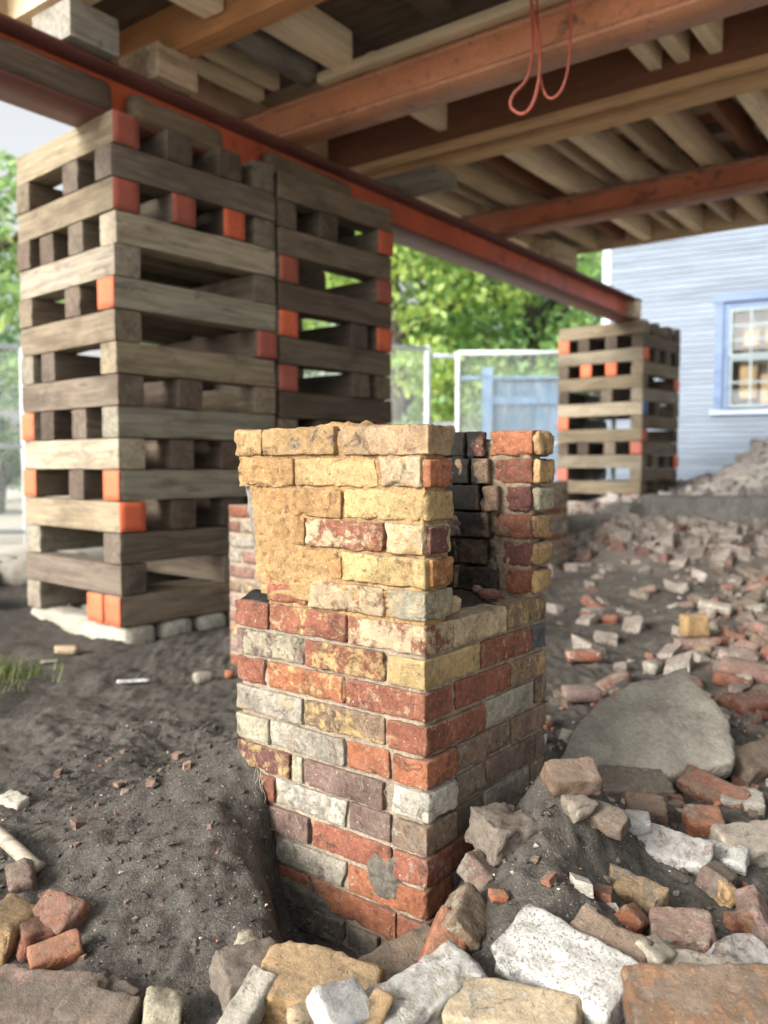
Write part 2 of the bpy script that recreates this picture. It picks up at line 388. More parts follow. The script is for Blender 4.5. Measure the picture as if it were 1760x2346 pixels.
# ------------------------------------------------------------------ ground
def axis(lo, hi, f0, f1, fine, grow=1.12, mx=3.0):
    c = list(np.arange(f0, f1+1e-6, fine)); s = fine; x = c[-1]
    while x < hi: s = min(s*grow, mx); x += s; c.append(x)
    s = fine; x = c[0]; pre = []
    while x > lo: s = min(s*grow, mx); x -= s; pre.append(x)
    return np.array(pre[::-1]+c)
gx = axis(-90, 90, -1.05, 1.25, .0105, 1.045); gy = axis(-40, 110, 1.0, 2.75, .0105, 1.035)
GX, GY = np.meshgrid(gx, gy)
GZ = ground_z(GX, GY)
nx, ny = len(gx), len(gy)
gi = np.arange(nx*ny).reshape(ny, nx)
gf = np.stack([gi[:-1, :-1], gi[:-1, 1:], gi[1:, 1:], gi[1:, :-1]], -1).reshape(-1, 4)
ground = obj('ground', mesh_from('ground', np.stack([GX, GY, GZ], -1).reshape(-1, 3), gf, True), M['soil'], kind='structure')
def gz(x, y): return float(ground_z(np.array([x]), np.array([y]))[0])

# ------------------------------------------------------------------ the house jacked up on steel and cribbing
AZ = R(36.8)
OX, OY = -1.67, 3.73
def uvw(u, v, z=0):
    return (OX + u*math.sin(AZ) - v*math.cos(AZ), OY + u*math.cos(AZ) + v*math.sin(AZ), z)
FR = math.pi/2 - AZ
floor = empty('raised_house_floor', uvw(0, 0, 0), (0, 0, FR))
tag(floor, 'open underside of the jacked-up wooden house floor overhead, rows of pale joists', 'floor')
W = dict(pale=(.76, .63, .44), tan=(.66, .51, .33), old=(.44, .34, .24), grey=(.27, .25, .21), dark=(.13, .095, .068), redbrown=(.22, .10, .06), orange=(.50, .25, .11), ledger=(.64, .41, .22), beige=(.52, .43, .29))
_tm = {}
def timber_mesh(L, w, h, seed=0, bev=.006, warp=.004):
    key = (round(L, 3), round(w, 3), round(h, 3), seed, bev)
    if key in _tm: return _tm[key]
    me = rough_block('timber', (L, w, h), seed, seg=(12, 3, 3), rad=bev, rough=warp, freq=5)
    me.polygons.foreach_set('use_smooth', [False]*len(me.polygons))
    me.materials.append(M['wood']); _tm[key] = me; return me
def fpart(name, lo, hi, col, seed=0, parent=floor, warp=.0018):
    s = [hi[i]-lo[i] for i in range(3)]; c = [(hi[i]+lo[i])/2 for i in range(3)]
    rot = (0, 0, 0)
    if s[1] > s[0]: s = [s[1], s[0], s[2]]; rot = (0, 0, math.pi/2)
    o = obj(name, timber_mesh(s[0], s[1], s[2], seed, .006, warp), None, parent, c, rot)
    if name in ('joist', 'girder', 'lit_edge', 'ledger_board', 'nailer', 'rim_board', 'side_sill'):
        o.data = bpy.data.meshes.get(o.data.name+'_pine') or o.data.copy(); 
        if not o.data.name.endswith('_pine'): o.data.name = _tm[(round(s[0], 3), round(s[1], 3), round(s[2], 3), seed, .006)].name+'_pine'; o.data.materials[0] = M['joist']
    v = rnd.uniform(.86, 1.14); o['col'] = tuple(q*v for q in (W[col] if isinstance(col, str) else col)); return o
ZJ = 3.075; ZF = 3.285
for i in range(32):                                                    # floor boards seen between the joists
    u0 = .0 + i*.2
    fpart('floorboard', (u0, -6.2, ZF+.002*(i % 3)), (u0+.192, .72, ZF+.028), ('dark', 'old', 'redbrown')[i % 3] if i > 8 else 'dark', i % 4)
for k, v in enumerate((.41, -.10, -.64, -1.13, -1.69, -2.2, -2.75, -3.3, -3.85, -4.4, -5.0, -5.6)):     # joists beyond the second girder
    fpart('joist', (3.075, v-.085, ZJ+.002), (6.15, v, ZF-.001), ('pale', 'tan', 'pale')[k % 3], k % 5, warp=.0022)
    fpart('joist', (3.075, v-.36, ZJ+.04), (6.15, v-.295, ZF-.002), ('old', 'redbrown', 'old')[k % 3], (k+2) % 5, warp=.0022)
for k, v in enumerate((-.16, -.50, -.83, -1.17, -1.53, -1.90, -2.05, -2.22, -2.6, -3.0, -3.4, -3.8, -4.2, -4.6)):   # short joists between the ledgers
    fpart('joist', (2.80, v-.07, ZJ-.01), (2.93, v+.0, ZF-.003), 'pale', k % 5)
    if v < -1.85 or -.2 > v > -.55: fpart('joist', (1.93, v-.07, ZJ), (2.715, v+.0, ZF-.004), 'pale', k % 5)
fpart('ledger_board', (2.72, -6.2, ZJ-.07), (2.775, .6, ZF-.005), 'redbrown', 1)
fpart('lit_edge', (2.70, -6.2, ZJ-.115), (2.775, .6, ZJ-.075), 'ledger', 2)  # bright orange strip stands in for light on the ledger board's bottom edge
fpart('girder', (2.94, -6.2, ZJ-.105), (3.06, .62, ZJ-.002), 'ledger', 3)
fpart('girder', (2.945, -6.2, ZJ+.001), (2.985, .62, ZF-.004), 'old', 2)
fpart('rim_board', (6.16, -6.2, ZJ-.02), (6.20, .7, ZF+.06), 'tan', 1)
fpart('rim_board', (6.203, -6.2, ZJ+.02), (6.225, -1.05, ZF+.07), 'dark', 2)
# nearer bay
fpart('girder', (.93, -6.2, ZJ-.03), (1.05, .55, ZF-.003), 'orange', 4)
fpart('girder', (.30, -6.2, ZJ+.0), (.46, .55, ZF-.003), 'tan', 3)
fpart('side_sill', (.0, .46, ZJ-.09), (6.3, .60, ZF-.006), 'tan', 2)
fpart('joist', (1.06, -.60, ZJ+.02), (1.70, -.47, ZF-.003), 'pale', 1)
fpart('joist', (.47, -.85, ZJ+.02), (.92, -.70, ZF-.003), 'pale', 2)
fpart('joist', (.47, -.42, ZJ+.04), (.92, -.28, ZF-.003), 'pale', 3)
fpart('joist', (1.06, .10, ZJ+.02), (1.72, .17, ZF-.003), 'beige', 3)
fpart('joist', (1.06, -.03, ZJ+.05), (1.72, .03, ZF-.003), 'beige', 0)
fpart('joist', (1.06, -1.25, ZJ+.12), (1.70, -1.1, ZF-.003), 'dark', 2)
fpart('joist', (1.06, -1.95, ZJ+.12), (1.70, -1.8, ZF-.003), 'dark', 1)
fpart('joist', (1.06, -2.6, ZJ+.12), (1.70, -2.45, ZF-.003), 'dark', 3)
fpart('nailer', (1.68, -6.2, ZJ-.012), (1.745, -.35, ZJ+.045), 'beige', 1)
lg = MB(); lg.tube([(1.06+.66*i/8, -.27+.006*math.sin(i*2.1), 3.165+.008*math.sin(i*1.3)) for i in range(9)], [.088, .092, .09, .094, .09, .088, .092, .09, .086], 14)
obj('log_joist', lg.mesh('log_joist', True), M['wood'], floor, col=(.20, .185, .16))

def ibeam(name, L, w, h, tf, tw, col, fcol, loc, rot, label, cat='steel beam'):
    r = empty(name, loc, rot); tag(r, label, cat)
    def fl(n, z0, z1, ww):
        m = rough_block(n, (L, ww, z1-z0), 3, seg=(10, 2, 2), rad=.004, rough=.0008, freq=5); return m
    a = obj('bottom_flange', fl('bottom_flange', 0, tf, w), M['steel'], r, (L/2, 0, tf/2)); a['col'] = fcol
    a = obj('top_flange', fl('top_flange', 0, tf, w), M['steel'], r, (L/2, 0, h-tf/2)); a['col'] = fcol
    a = obj('web', boxmesh('web', (0, -tw/2, tf+.0005), (L, tw/2, h-tf-.0005)), M['steel'], r); a['col'] = col
    for x in (.06, L-.06):
        for s in (-1, 1):
            q = obj('stiffener', boxmesh('stiffener', (x-.006, min(s*tw/2*1.05, s*w*.44), tf+.001), (x+.006, max(s*tw/2*1.05, s*w*.44), h-tf-.001)), M['steel'], r); q['col'] = col
    return r
RED = (.58, .12, .05); REDF = (.30, .075, .045); ORG = (.50, .205, .10)
ibeam('steel_beam', 9.55, .27, .262, .02, .014, RED, (.15, .055, .045), uvw(-1.6, .135, 2.60), (0, 0, FR), 'long red steel main beam resting on the timber cribs, running away to the right')  # dark maroon flange colour holds the shade on the red paint
ibeam('steel_beam', 6.6, .20, .200, .034, .15, ORG, (.48, .22, .12), uvw(1.85, .36, 2.8635), (0, 0, FR-math.pi/2), 'near orange steel cross beam lying on the red main beam')
ibeam('steel_beam', 6.6, .20, .200, .034, .15, (.45, .145, .075), (.32, .145, .09), uvw(4.48, .36, 2.8635), (0, 0, FR-math.pi/2), 'farther rusty red steel cross beam lying on the red main beam')

# packing pieces on and in the main beam
def block(name, loc, size, rz, col, label, cat='wood block', group=None, seed=0):
    o = obj(name, timber_mesh(size[0], size[1], size[2], seed, .007, .004), None, None, loc, (0, 0, rz)); o['col'] = W[col] if isinstance(col, str) else col
    return tag(o, label, cat, group)
block('packing_block', uvw(.44, .10, 2.8645+.09), (.27, .32, .178), FR, 'grey', 'grey packing block on the red main beam, nearest to the left edge')
block('packing_block', uvw(.93, .10, 2.8645+.088), (.26, .32, .175), FR, 'old', 'brown packing block on the red main beam under the orange girder', seed=1)
block('packing_block', uvw(5.75, .12, 2.8645+.098), (.55, .28, .195), FR, 'beige', 'pale packing block at the far end of the red main beam', seed=2)
block('packing_block', uvw(3.05, .02, 2.8645+.051), (.75, .26, .10), FR+math.pi/2, 'grey', 'grey wood beam end lying across the middle of the red main beam', seed=3)
for i, (u, L, lab) in enumerate(((.18, .85, 'brown timber lodged in the side of the red beam at the left edge'), (1.02, .62, 'brown timber lodged in the side of the red beam above the first crib'), (2.08, .8, 'brown timber lodged in the side of the red beam above the second crib'))):
    o = obj('filler_timber', rough_block('filler_timber', (L, .10, .165), i+4, seg=(14, 4, 6), rad=.045, rough=.003, freq=8), M['wood'], None, uvw(u, .075, 2.62+.084), (0, 0, FR)); o['col'] = W['dark'] if i == 0 else (.19, .145, .10); tag(o, lab, 'timber')
block('wedge_block', uvw(7.83, .135, 2.735), (.2, .262, .20), FR, (.62, .52, .36), 'bright tan block under the far end of the red main beam', seed=2)

# ------------------------------------------------------------------ timber cribs
CC = dict(a=(.31, .268, .205), b=(.27, .215, .15), c=(.37, .30, .20), d=(.20, .16, .12), e=(.35, .315, .24), f=(.14, .105, .078), g=(.42, .36, .26), h=(.17, .135, .105))
PO = (.62, .125, .05); POD = (.33, .085, .055)
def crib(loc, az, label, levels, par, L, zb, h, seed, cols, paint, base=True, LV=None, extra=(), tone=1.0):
    rs = random.Random(seed); LV = LV or L
    r = empty('timber_crib', loc, (0, 0, math.pi/2-az)); tag(r, label, 'timber crib', 'timber cribs holding up the house')
    w = .15
    def put(along_u, off, k, col, p0=None, p1=None, dl=0):
        ln = (L if along_u else LV) + rs.uniform(-.01, .012) + dl
        o = obj('timber', timber_mesh(round(ln, 2), w, h-.003, rs.randrange(4), .007, .0032), None, r)
        o.rotation_euler = (0, 0, (0 if along_u else math.pi/2) + rs.uniform(-.006, .006))
        z = zb + h*k + h/2
        o.location = (L/2+rs.uniform(-.006, .006), off+w/2, z) if along_u else (off+w/2, LV/2+rs.uniform(-.006, .006), z)
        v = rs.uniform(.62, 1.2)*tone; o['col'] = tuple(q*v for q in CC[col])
        for p, s in ((p0, -1), (p1, 1)):
            if p:
                e = obj('painted_end', bpy.data.meshes.get('painted_end') or rough_block('painted_end', (.006, w-.004, h-.008), 2, seg=(2, 4, 4), rad=.002, rough=.0005), M['paint'], o, (s*(ln/2+.002), 0, 0)); e['col'] = p
        return o
    for k in range(levels):
        au = (k % 2 == par)
        span = LV if au else L
        offs = [0.0, span-w]
        offs += [span*q for q in ((.34,), (.62,), (.30, .62), ())[rs.randrange(4)]]
        if (k, 'double') in paint: offs = [0.0, span-w, .157]
        if (k, 'mids') in paint: offs = [0.0, span-w, .33, .66]
        for j, of in enumerate(offs):
            c = cols[(k*2+(0 if j == 0 else 1)) % len(cols)] if j < 2 else rs.choice('dff')
            o = put(au, of, k, c, paint.get((k, j)), paint.get((k, j, 'e')))
    if base:
        for j in range(4): put(True, .0+j*(LV-w)/3.3, -1, 'e')
    for e in extra: put(*e)
    return r
A3 = R(41.3)
PK = (-1.303, 4.095, 0)
P1 = {(0, 'double'): 1, (0, 0): PO, (0, 2): PO, (3, 0): PO, (4, 0): PO, (4, 1): PO, (6, 1): PO, (10, 0): PO, (13, 'mids'): 1, (13, 0): POD, (13, 2): POD, (13, 3): PO, (15, 0): POD, (9, 1): POD}
crib(PK, A3, 'nearest tall timber crib at the left, standing clear of the others', 16, 0, 1.03, .088, .1573, 3, 'bahgdecaebgdeadbcabfebadgfcdhbcd', P1, False, 1.0, tone=.84)
for j in range(4):
    o = obj('footing_timber', rough_block('footing_timber', (1.02, .19, .15), j+3, seg=(14, 4, 4), rad=.035, rough=.006, freq=9), M['wood'], None)
    q = (.11 + j*.225, .5)
    o.location = (PK[0]+q[0]*math.sin(A3)-q[1]*math.cos(A3), PK[1]+q[0]*math.cos(A3)+q[1]*math.sin(A3), .012); o.rotation_euler = (0, 0, math.pi-A3)
    o['col'] = (.36, .34, .28); tag(o, 'round-edged grey footing timber under the nearest crib, ' + ('at the front corner', 'second from the front corner', 'third from the front corner', 'farthest from the camera')[j], 'timber', 'footing timbers under the nearest crib')
P2 = {(0, 0): PO, (8, 0): POD, (10, 0): PO, (12, 0): POD, (8, 1, 'e'): POD, (6, 1): PO, (10, 1): PO, (12, 1): POD, (14, 1): PO, (4, 1): POD}
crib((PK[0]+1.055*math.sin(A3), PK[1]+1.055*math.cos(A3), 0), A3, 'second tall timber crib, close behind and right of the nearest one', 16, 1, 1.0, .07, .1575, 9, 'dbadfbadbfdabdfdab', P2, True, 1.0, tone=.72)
P3 = {(2, 0): PO, (6, 0): POD, (9, 0): (.05, .10, .2), (8, 1): PO, (4, 1): POD, (13, 0): PO, (11, 1): PO, (12, 'mids'): 1, (12, 2): PO, (12, 3): PO, (14, 1): PO, (7, 0): POD, (5, 1): PO}
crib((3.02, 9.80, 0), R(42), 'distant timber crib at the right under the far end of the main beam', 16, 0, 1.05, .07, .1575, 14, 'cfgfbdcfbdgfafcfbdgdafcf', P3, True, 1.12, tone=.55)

# orange cord hanging from the joists
def spline(P, n=8):
    P = [Vector(p) for p in P]; out = []
    for i in range(len(P)-1):
        p0, p1, p2, p3 = P[max(i-1, 0)], P[i], P[i+1], P[min(i+2, len(P)-1)]
        for k in range(n):
            t = k/n; out.append(.5*((2*p1)+(-p0+p2)*t+(2*p0-5*p1+4*p2-p3)*t*t+(-p0+3*p1-3*p2+p3)*t**3))
    return out+[P[-1]]
cd = MB()
cd.tube(spline([(0.673, 3.975, 3.164), (0.68, 3.97, 2.996), (0.686, 3.966, 2.807), (0.664, 3.982, 2.69), (0.607, 4.025, 2.635), (0.599, 4.031, 2.58), (0.646, 3.996, 2.536), (0.688, 3.964, 2.567), (0.713, 3.945, 2.673), (0.715, 3.944, 2.838), (0.684, 3.967, 2.995), (0.664, 3.982, 3.168)], 6), .0075, 6)
cd.tube(spline([(0.703, 3.99, 3.173), (0.713, 3.983, 2.92), (0.727, 3.973, 2.686), (0.761, 3.947, 2.587), (0.809, 3.911, 2.606), (0.837, 3.89, 2.71), (0.843, 3.886, 2.871), (0.84, 3.888, 3.074)], 6), .006, 6)
tag(obj('hanging_cord', cd.mesh('cord', True), M['plastic'], None, col=(.40, .09, .055)), 'thin red-orange cord hanging in loops from the floor joists', 'cord')

# ------------------------------------------------------------------ brick pier: the chimney stump
PR = math.atan2(EX[1], EX[0])
pier = empty('brick_chimney_stump', tuple(PC), (0, 0, PR))
tag(pier, 'broken chimney stump of old red and yellow bricks with an open sooty flue', 'chimney')
bseed = [0]
def pbrick(x0, x1, y0, y1, z0, z1, c1, c2='tan', amt=.2, spk=.15, dirt=.1, rough=.0032, rad=.008, chips=0, tilt=None, name='brick', flue=False):
    bseed[0] += 1; s = bseed[0]
    size = (x1-x0, y1-y0, z1-z0)
    rr = np.random.RandomState(s)
    me = rough_block('brick', size, s, rad=rad*(.25+.3*rr.rand()), rough=rough, chips=chips, cell=.0066, freq=30, chipd=.88, org=((x0+x1)/2, (y0+y1)/2, (z0+z1)/2) if flue else None)
    if flue:
        o = obj(name, me, M['flue'], pier); o['smear'] = .12; o['smc'] = (.30, .23, .16); return bprops(o, c1, c2, amt, spk, dirt)
    o = obj(name, me, M['brick'], pier, ((x0+x1)/2, (y0+y1)/2 + rr.uniform(-.0055, .002), (z0+z1)/2 + rr.uniform(-.001, .001)),
            (rr.uniform(-.012, .012), rr.uniform(-.012, .012), rr.uniform(-.012, .012)))
    o['smear'] = .50 if z0 > .6 else (.44 if z0 > .25 else .42); o['smc'] = (.37, .235, .11) if z0 > .6 else ((.40, .32, .19) if z0 > .3 else (.25, .22, .18))
    return bprops(o, c1, c2, amt, spk, dirt + (.17 if z0 < .3 else .06))
JT = .0086
CZ = .0667; Z7 = .525
def rowz(n):
    if n <= 6: z0 = .592 + (6-n)*.0657; return z0, z0+.0657-JT+.002
    z0 = Z7 - (n-7)*CZ; return z0, z0+CZ-JT
# each brick of the lit face: (left edge, right edge, colour, second colour, share, dirt); distances to the left of the corner
FACE = {
 1: [(.543,.455,'tan','cream',.4,.05),(.449,.233,'tan','slate',.43,.02),(.223,-.004,'beige','tan',.4,.15)],
 2: [(.520,.356,'ochre','beige',.35,.05),(.352,.120,'tan','yellow',.4,.05),(.112,.012,'cream','white',.4,0)],
 3: [(.453,.219,'ochre','tan',.35,.08),(.211,0.,'yellow','cream',.35,.03)],
 4: [(.462,.322,'ochre','tan',.3,.05),(.316,.102,'red','cream',.5,.12),(.094,.004,'cream','yellow',.45,0)],
 5: [(.447,.220,'ochre','tan',.4,.05),(.213,.0,'yellow','cream',.35,.05)],
 6: [(.440,.322,'red','cream',.3,.1),(.316,.102,'red','cream',.62,.05),(.094,.0,'gy','cream',.5,.1)],
 7: [(.548,.439,'red','pink',.35,.1),(.432,.205,'red','yellow',.45,.1),(.200,.0,'red','cream',.62,.05)],
 8: [(.545,.331,'purple','gy',.55,.2),(.322,.102,'red','yellow',.52,.03),(.094,.0,'brown','yellow',.75,.05)],
 9: [(.546,.454,'red','pink',.4,.15),(.441,.211,'orange','yellow',.5,.1),(.205,.0,'red','cream',.42,.1)],
 10: [(.547,.332,'grey','red',.35,.15),(.327,.104,'brown','yellow',.5,.12),(.096,-.004,'red','brown',.3,.1)],
 11: [(.546,.438,'gy','cream',.35,.1),(.431,.209,'grey','brown',.45,.2),(.204,.091,'orange','pink',.4,.08),(.083,-.006,'orange','red',.35,.08)],
 12: [(.544,.372,'dred','yellow',.5,.2),(.365,.336,'gy','grey',.3,.1),(.327,.104,'purple','dred',.4,.25),(.082,-.010,'white','grey',.3,.05)],
 13: [(.512,.423,'red','purple',.45,.3),(.416,.204,'grey','white',.55,.15),(.197,.088,'purple','pink',.3,.3),(.078,-.008,'brown','grey',.4,.45)],
 14: [(.540,.314,'purple','pink',.3,.25),(.307,.085,'red','orange',.4,.08),(.080,-.004,'red','pink',.4,.2)],
 15: [(.538,.427,'orange','rust',.3,.02),(.419,.206,'grey','white',.45,.25),(.200,-.002,'orange','red',.35,.05)],
 16: [(.537,.319,'orange','red',.4,.05),(.308,.074,'orange','red',.5,.1),(.069,-.002,'red','purple',.35,.15)],
 17: [(.523,.439,'orange','red',.2,.1),(.432,.213,'mud','gy',.4,.4),(.199,.118,'mud','brown',.3,.5),(.111,.0,'red','mud',.4,.5)],
 18: [(.50,.323,'purple','mud',.4,.5),(.312,.107,'mud','purple',.3,.6),(.098,.0,'mud','red',.2,.6)],
 19: [(.50,.41,'mud','purple',.2,.6),(.40,.21,'mud','purple',.2,.6),(.2,.0,'mud','red',.2,.6)],
}
# the shaded face: depth of the corner brick's end, then (start, end, ...) measured back from the corner
SIDE = {
 7: (.100, [(.107,.324,'cream','brown',.25,.05),(.333,.515,'brown','yellow',.5,.05)]),
 8: (.205, [(.216,.437,'red','cream',.45,.15),(.448,.515,'slate','tan',.25,.05)]),
 9: (.100, [(.116,.338,'red','brown',.35,.15),(.348,.515,'brown','tan',.5,.15)]),
 10: (.228, [(.238,.451,'grey','white',.35,.15),(.462,.515,'brown','grey',.4,.2)]),
 11: (.112, [(.122,.340,'brown','grey',.45,.3),(.350,.515,'brown','purple',.45,.3)]),
 12: (.112, [(.121,.230,'brown','grey',.45,.5),(.239,.459,'purple','brown',.5,.3),(.466,.515,'purple','pink',.4,.3)]),
 13: (.113, [(.121,.222,'brown','mud',.5,.6),(.231,.44,'grey','brown',.4,.5),(.449,.515,'brown','white',.4,.4)]),
 14: (.2, [(.21,.40,'mud','purple',.4,.8),(.41,.515,'brown','mud',.5,.6)]),
 15: (.1, [(.11,.32,'purple','mud',.5,.8),(.33,.515,'mud','brown',.5,.8)]),
 16: (.2, [(.21,.42,'mud','purple',.3,.8),(.43,.515,'mud','brown',.5,.8)]),
 17: (.1, [(.11,.32,'mud','purple',.3,.9)]), 18: (.2, []), 19: (.1, []),
}
DEPTH = .515
for n, lst in FACE.items():
    z0, z1 = rowz(n)
    for i, (l, r_, c1, c2, am, dt) in enumerate(lst):
        corner = (i == len(lst)-1)
        d = .098
        if corner and n >= 7: d = SIDE[n][0]
        top = n <= 5
        pbrick(-l, -r_, 0, d, z0, z1, c1, c2, am, .12 if not top else .18, dt, rough=.0042 if top else .0024, rad=.008, chips=2 if (corner and top) else 1)
for n, (d0, lst) in SIDE.items():
    z0, z1 = rowz(n)
    for (a, b_, c1, c2, am, dt) in lst:
        pbrick(-.098, .0, a, b_, z0, z1, c1, c2, am, .12, dt, rough=.0024, rad=.008, chips=1)
# left flank and back of the lower block
for n in range(7, 18):
    z0, z1 = rowz(n); o_ = .1 if n % 2 else .21
    ys = [(.108, o_+.1), (o_+.11, min(o_+.31, DEPTH))]
    for a, b_ in ys: pbrick(-.546, -.45, a, b_, z0, z1, rnd.choice(('red', 'brown', 'purple', 'grey')), 'gy', .35, .12, .25)
    for k in range(3):
        a = -.44 + k*.118 + (.0 if n % 2 else .02)
        pbrick(a, a+.108, DEPTH-.098, DEPTH+.002, z0, z1, rnd.choice(('red', 'brown', 'purple')), 'gy', .35, .12, .25)
# crust of pale fired skin on the broken brick at the end of the front wall, and red broken core
pbrick(-.013, .006, .006, .088, rowz(2)[0]+.002, rowz(2)[1]-.003, 'orange', 'red', .3, .05, 0, name='broken_end')
pbrick(-.006, .010, .010, .085, rowz(5)[0]+.003, rowz(5)[1]-.003, 'rust', 'tan', .4, .1, 0, name='broken_end')
pbrick(-.005, .006, .012, .08, rowz(4)[0]+.002, rowz(4)[1]-.004, 'dred', 'cream', .3, .1, 0, name='broken_end')
# back wall of the flue: broken ends of the bricks on the right, tan outer skin
YB = .432
for n, (c1, c2, am, xl) in {1: ('orange','rust',.35,-.118), 2: ('red','brown',.45,-.105), 3: ('dred','red',.4,-.070), 4: ('red','brown',.5,-.105), 5: ('dred','purple',.4,-.082), 6: ('red','pink',.35,-.068)}.items():
    z0, z1 = rowz(n)
    pbrick(xl, -.004, YB+.004*(n % 3), DEPTH+.012, z0+.001, z1, c1, c2, am, .03, -.05, rough=.005, rad=.008, chips=3, flue=True)
    cr = pbrick(-.012, .008 + .004*(n % 2), YB+.012, DEPTH+.014, z0+.002, z1-.002, ('tan', 'tan', 'gy', 'tan', 'tan', 'tan')[n-1], ('brown', 'yellow', 'slate', 'yellow', 'yellow', 'white')[n-1], .35, .2, .0, rough=.006, rad=.022, chips=2, name='weathered_skin')
for n, (x0, x1, c1, c2, am) in {1: (-.172,-.128,'red','dark',.55), 2: (-.160,-.115,'brown','dark',.3), 3: (-.132,-.088,'brown','rust',.35), 4: (-.235,-.115,'brown','dark',.55), 5: (-.2,-.12,'dark','brown',.35), 6: (-.2,-.09,'brown','dark',.6)}.items():
    z0, z1 = rowz(n); pbrick(x0, x1, YB+.006, DEPTH-.095, z0, z1, c1, c2, am, .1, .1, rough=.0025, rad=.008, flue=True)
    pbrick(x0-.155, x0-.010, YB+.0115, DEPTH-.095, z0, z1, 'brown', 'dark', .4, .1, .1, rough=.0025, rad=.008, flue=True)
for n in range(1, 7):
    z0, z1 = rowz(n)
    for k in range(3):
        a = -.545 + k*.118 + (.0 if n % 2 else .015); pbrick(a, a+.106, DEPTH-.09, DEPTH, z0, z1, 'brown', 'dark', .5, .1, .2)
    for k in range(2):
        a = .112 + k*.155; pbrick(-.50-.004*n, -.405, a, a+.145, z0, z1-.01*(n == 1), 'brown', 'tan', .4, .1, .2)

def slab_noise(name, lo, hi, cell, amp, mat, seed, parent=pier, freq=24):
    s = [hi[i]-lo[i] for i in range(3)]; c = [(hi[i]+lo[i])/2 for i in range(3)]
    seg = tuple(int(max(2, min(120, round(q/cell)))) for q in s)
    return obj(name, rough_block(name, s, seed, seg=seg, rad=.006, rough=amp, freq=freq), mat, parent, c)
slab_noise('mortar_core', (-.537, .0085, -.36), (-.0085, DEPTH-.006, .578), .0075, .0045, M['mortar'], 5)
slab_noise('mortar', (-.445, .0075, .570), (-.008, .090, .972), .0075, .0065, M['tanmortar'], 6)
slab_noise('mortar', (-.495, .08, .572), (-.41, DEPTH-.01, .955), .014, .004, M['mortar'], 7)
o = obj('mortar', rough_block('mortar', (.41, .05, .386), 8, seg=(56, 7, 52), rad=.006, rough=.0055, freq=24, org=(-.215, YB+.037, .767)), M['flue'], pier)
bprops(o, 'cream', 'tan', .4, .1, .35); o['col'] = (.30, .235, .165)
o = obj('flue_lining', rough_block('flue_lining', (.225, .03, .375), 9, seg=(34, 5, 56), rad=.012, rough=.0075, freq=20, org=(-.2985, YB+.012, .771)), M['flue'], pier); bprops(o, 'brown', 'dark', .4, .1, .2)
# grey mortar smear down the slanting left edge of the front wall
sm = MB()
def sheet(mb, fn, nu, nv):
    P = [fn(i/nu, j/nv) for j in range(nv+1) for i in range(nu+1)]
    mb.add(P, [(j*(nu+1)+i, j*(nu+1)+i+1, (j+1)*(nu+1)+i+1, (j+1)*(nu+1)+i) for j in range(nv) for i in range(nu)])
obj('mortar_smear', rough_block('mortar_smear', (.035, .075, .27), 3, rad=.015, rough=.006, chips=2, cell=.011), M['greystone'], pier, (-.505, .062, .735), (0, R(-11), 0))
obj('mortar_smear', rough_block('mortar_smear', (.05, .03, .33), 4, rad=.012, rough=.006, chips=2, cell=.011), M['tanmortar'], pier, (-.475, .026, .765), (0, R(-9), 0))
sl = MB(); sheet(sl, lambda s, t: (-.408 + .004*math.sin(40*t), .085+.35*s, .60+.36*t), 8, 8); obj('soot_coating', sl.mesh('soot_coating', True), M['soot'], pier)
# dirt and ash lying on the ledges
def ash(name, x0, x1, y0, y1, zt, hgt, mat, seed):
    mb = MB(); nu = int((x1-x0)/.008)+2; nv = int((y1-y0)/.008)+2
    def fn(s, t):
        e = min(s, 1-s, t, 1-t)*2; x = x0+(x1-x0)*s; y = y0+(y1-y0)*t
        return (x, y, zt - .012 + (hgt+.012)*min(1, e*2.2) + .006*float(fbm(np.array([[x*45, y*45, seed]]), 3, seed)[0]))
    sheet(mb, fn, nu, nv); return obj(name, mb.mesh(name, True), mat, pier)
ash('ash_layer', -.43, -.012, .10, .45, .583, .012, M['scorch'], 3)
ash('ash_layer', -.552, -.44, .01, .12, .584, .020, M['soot'], 4)
ash('mortar_cap', -.55, -.235, .0, .10, .978, -.006, M['tanmortar'], 6)
ash('mortar_cap', -.36, -.13, .01, .09, .984, .004, M['tanmortar'], 7)

# things lying on the ledge
def loose(name, size, loc, rot, c1, c2, amt, label, cat='loose brick', group=None, seed=0, chips=2, spk=.15, dirt=.15, rad=.012, rough=.005, cell=.013, chipd=.82):
    o = obj(name, rough_block(name, size, seed+300, rad=rad, rough=rough, chips=chips, cell=cell, chipd=chipd), M['brick'], None, loc, rot)
    bprops(o, c1, c2, amt, spk, dirt); return tag(o, label, cat, group)
def pl(x, y, z): return tuple(PC + EX*x + EY*y + np.array([0, 0, z]))
loose('mortar_lump', (.032, .028, .045), pl(-.012, .115, .612), (.3, .2, .5), 'cream', 'white', .4, 'small pale mortar lump standing on the chimney ledge', 'mortar lump', seed=2)
loose('mortar_lump', (.04, .03, .022), pl(-.10, .36, .604), (.2, .3, 1.1), 'pink', 'white', .4, 'small pinkish mortar lump at the back of the chimney ledge', 'mortar lump', seed=5)
loose('brick_chip', (.055, .035, .022), pl(-.055, .335, .602), (.1, 0, .3), 'dred', 'red', .4, 'dark red brick chip lying on the ash of the chimney ledge', 'brick chip', seed=8)

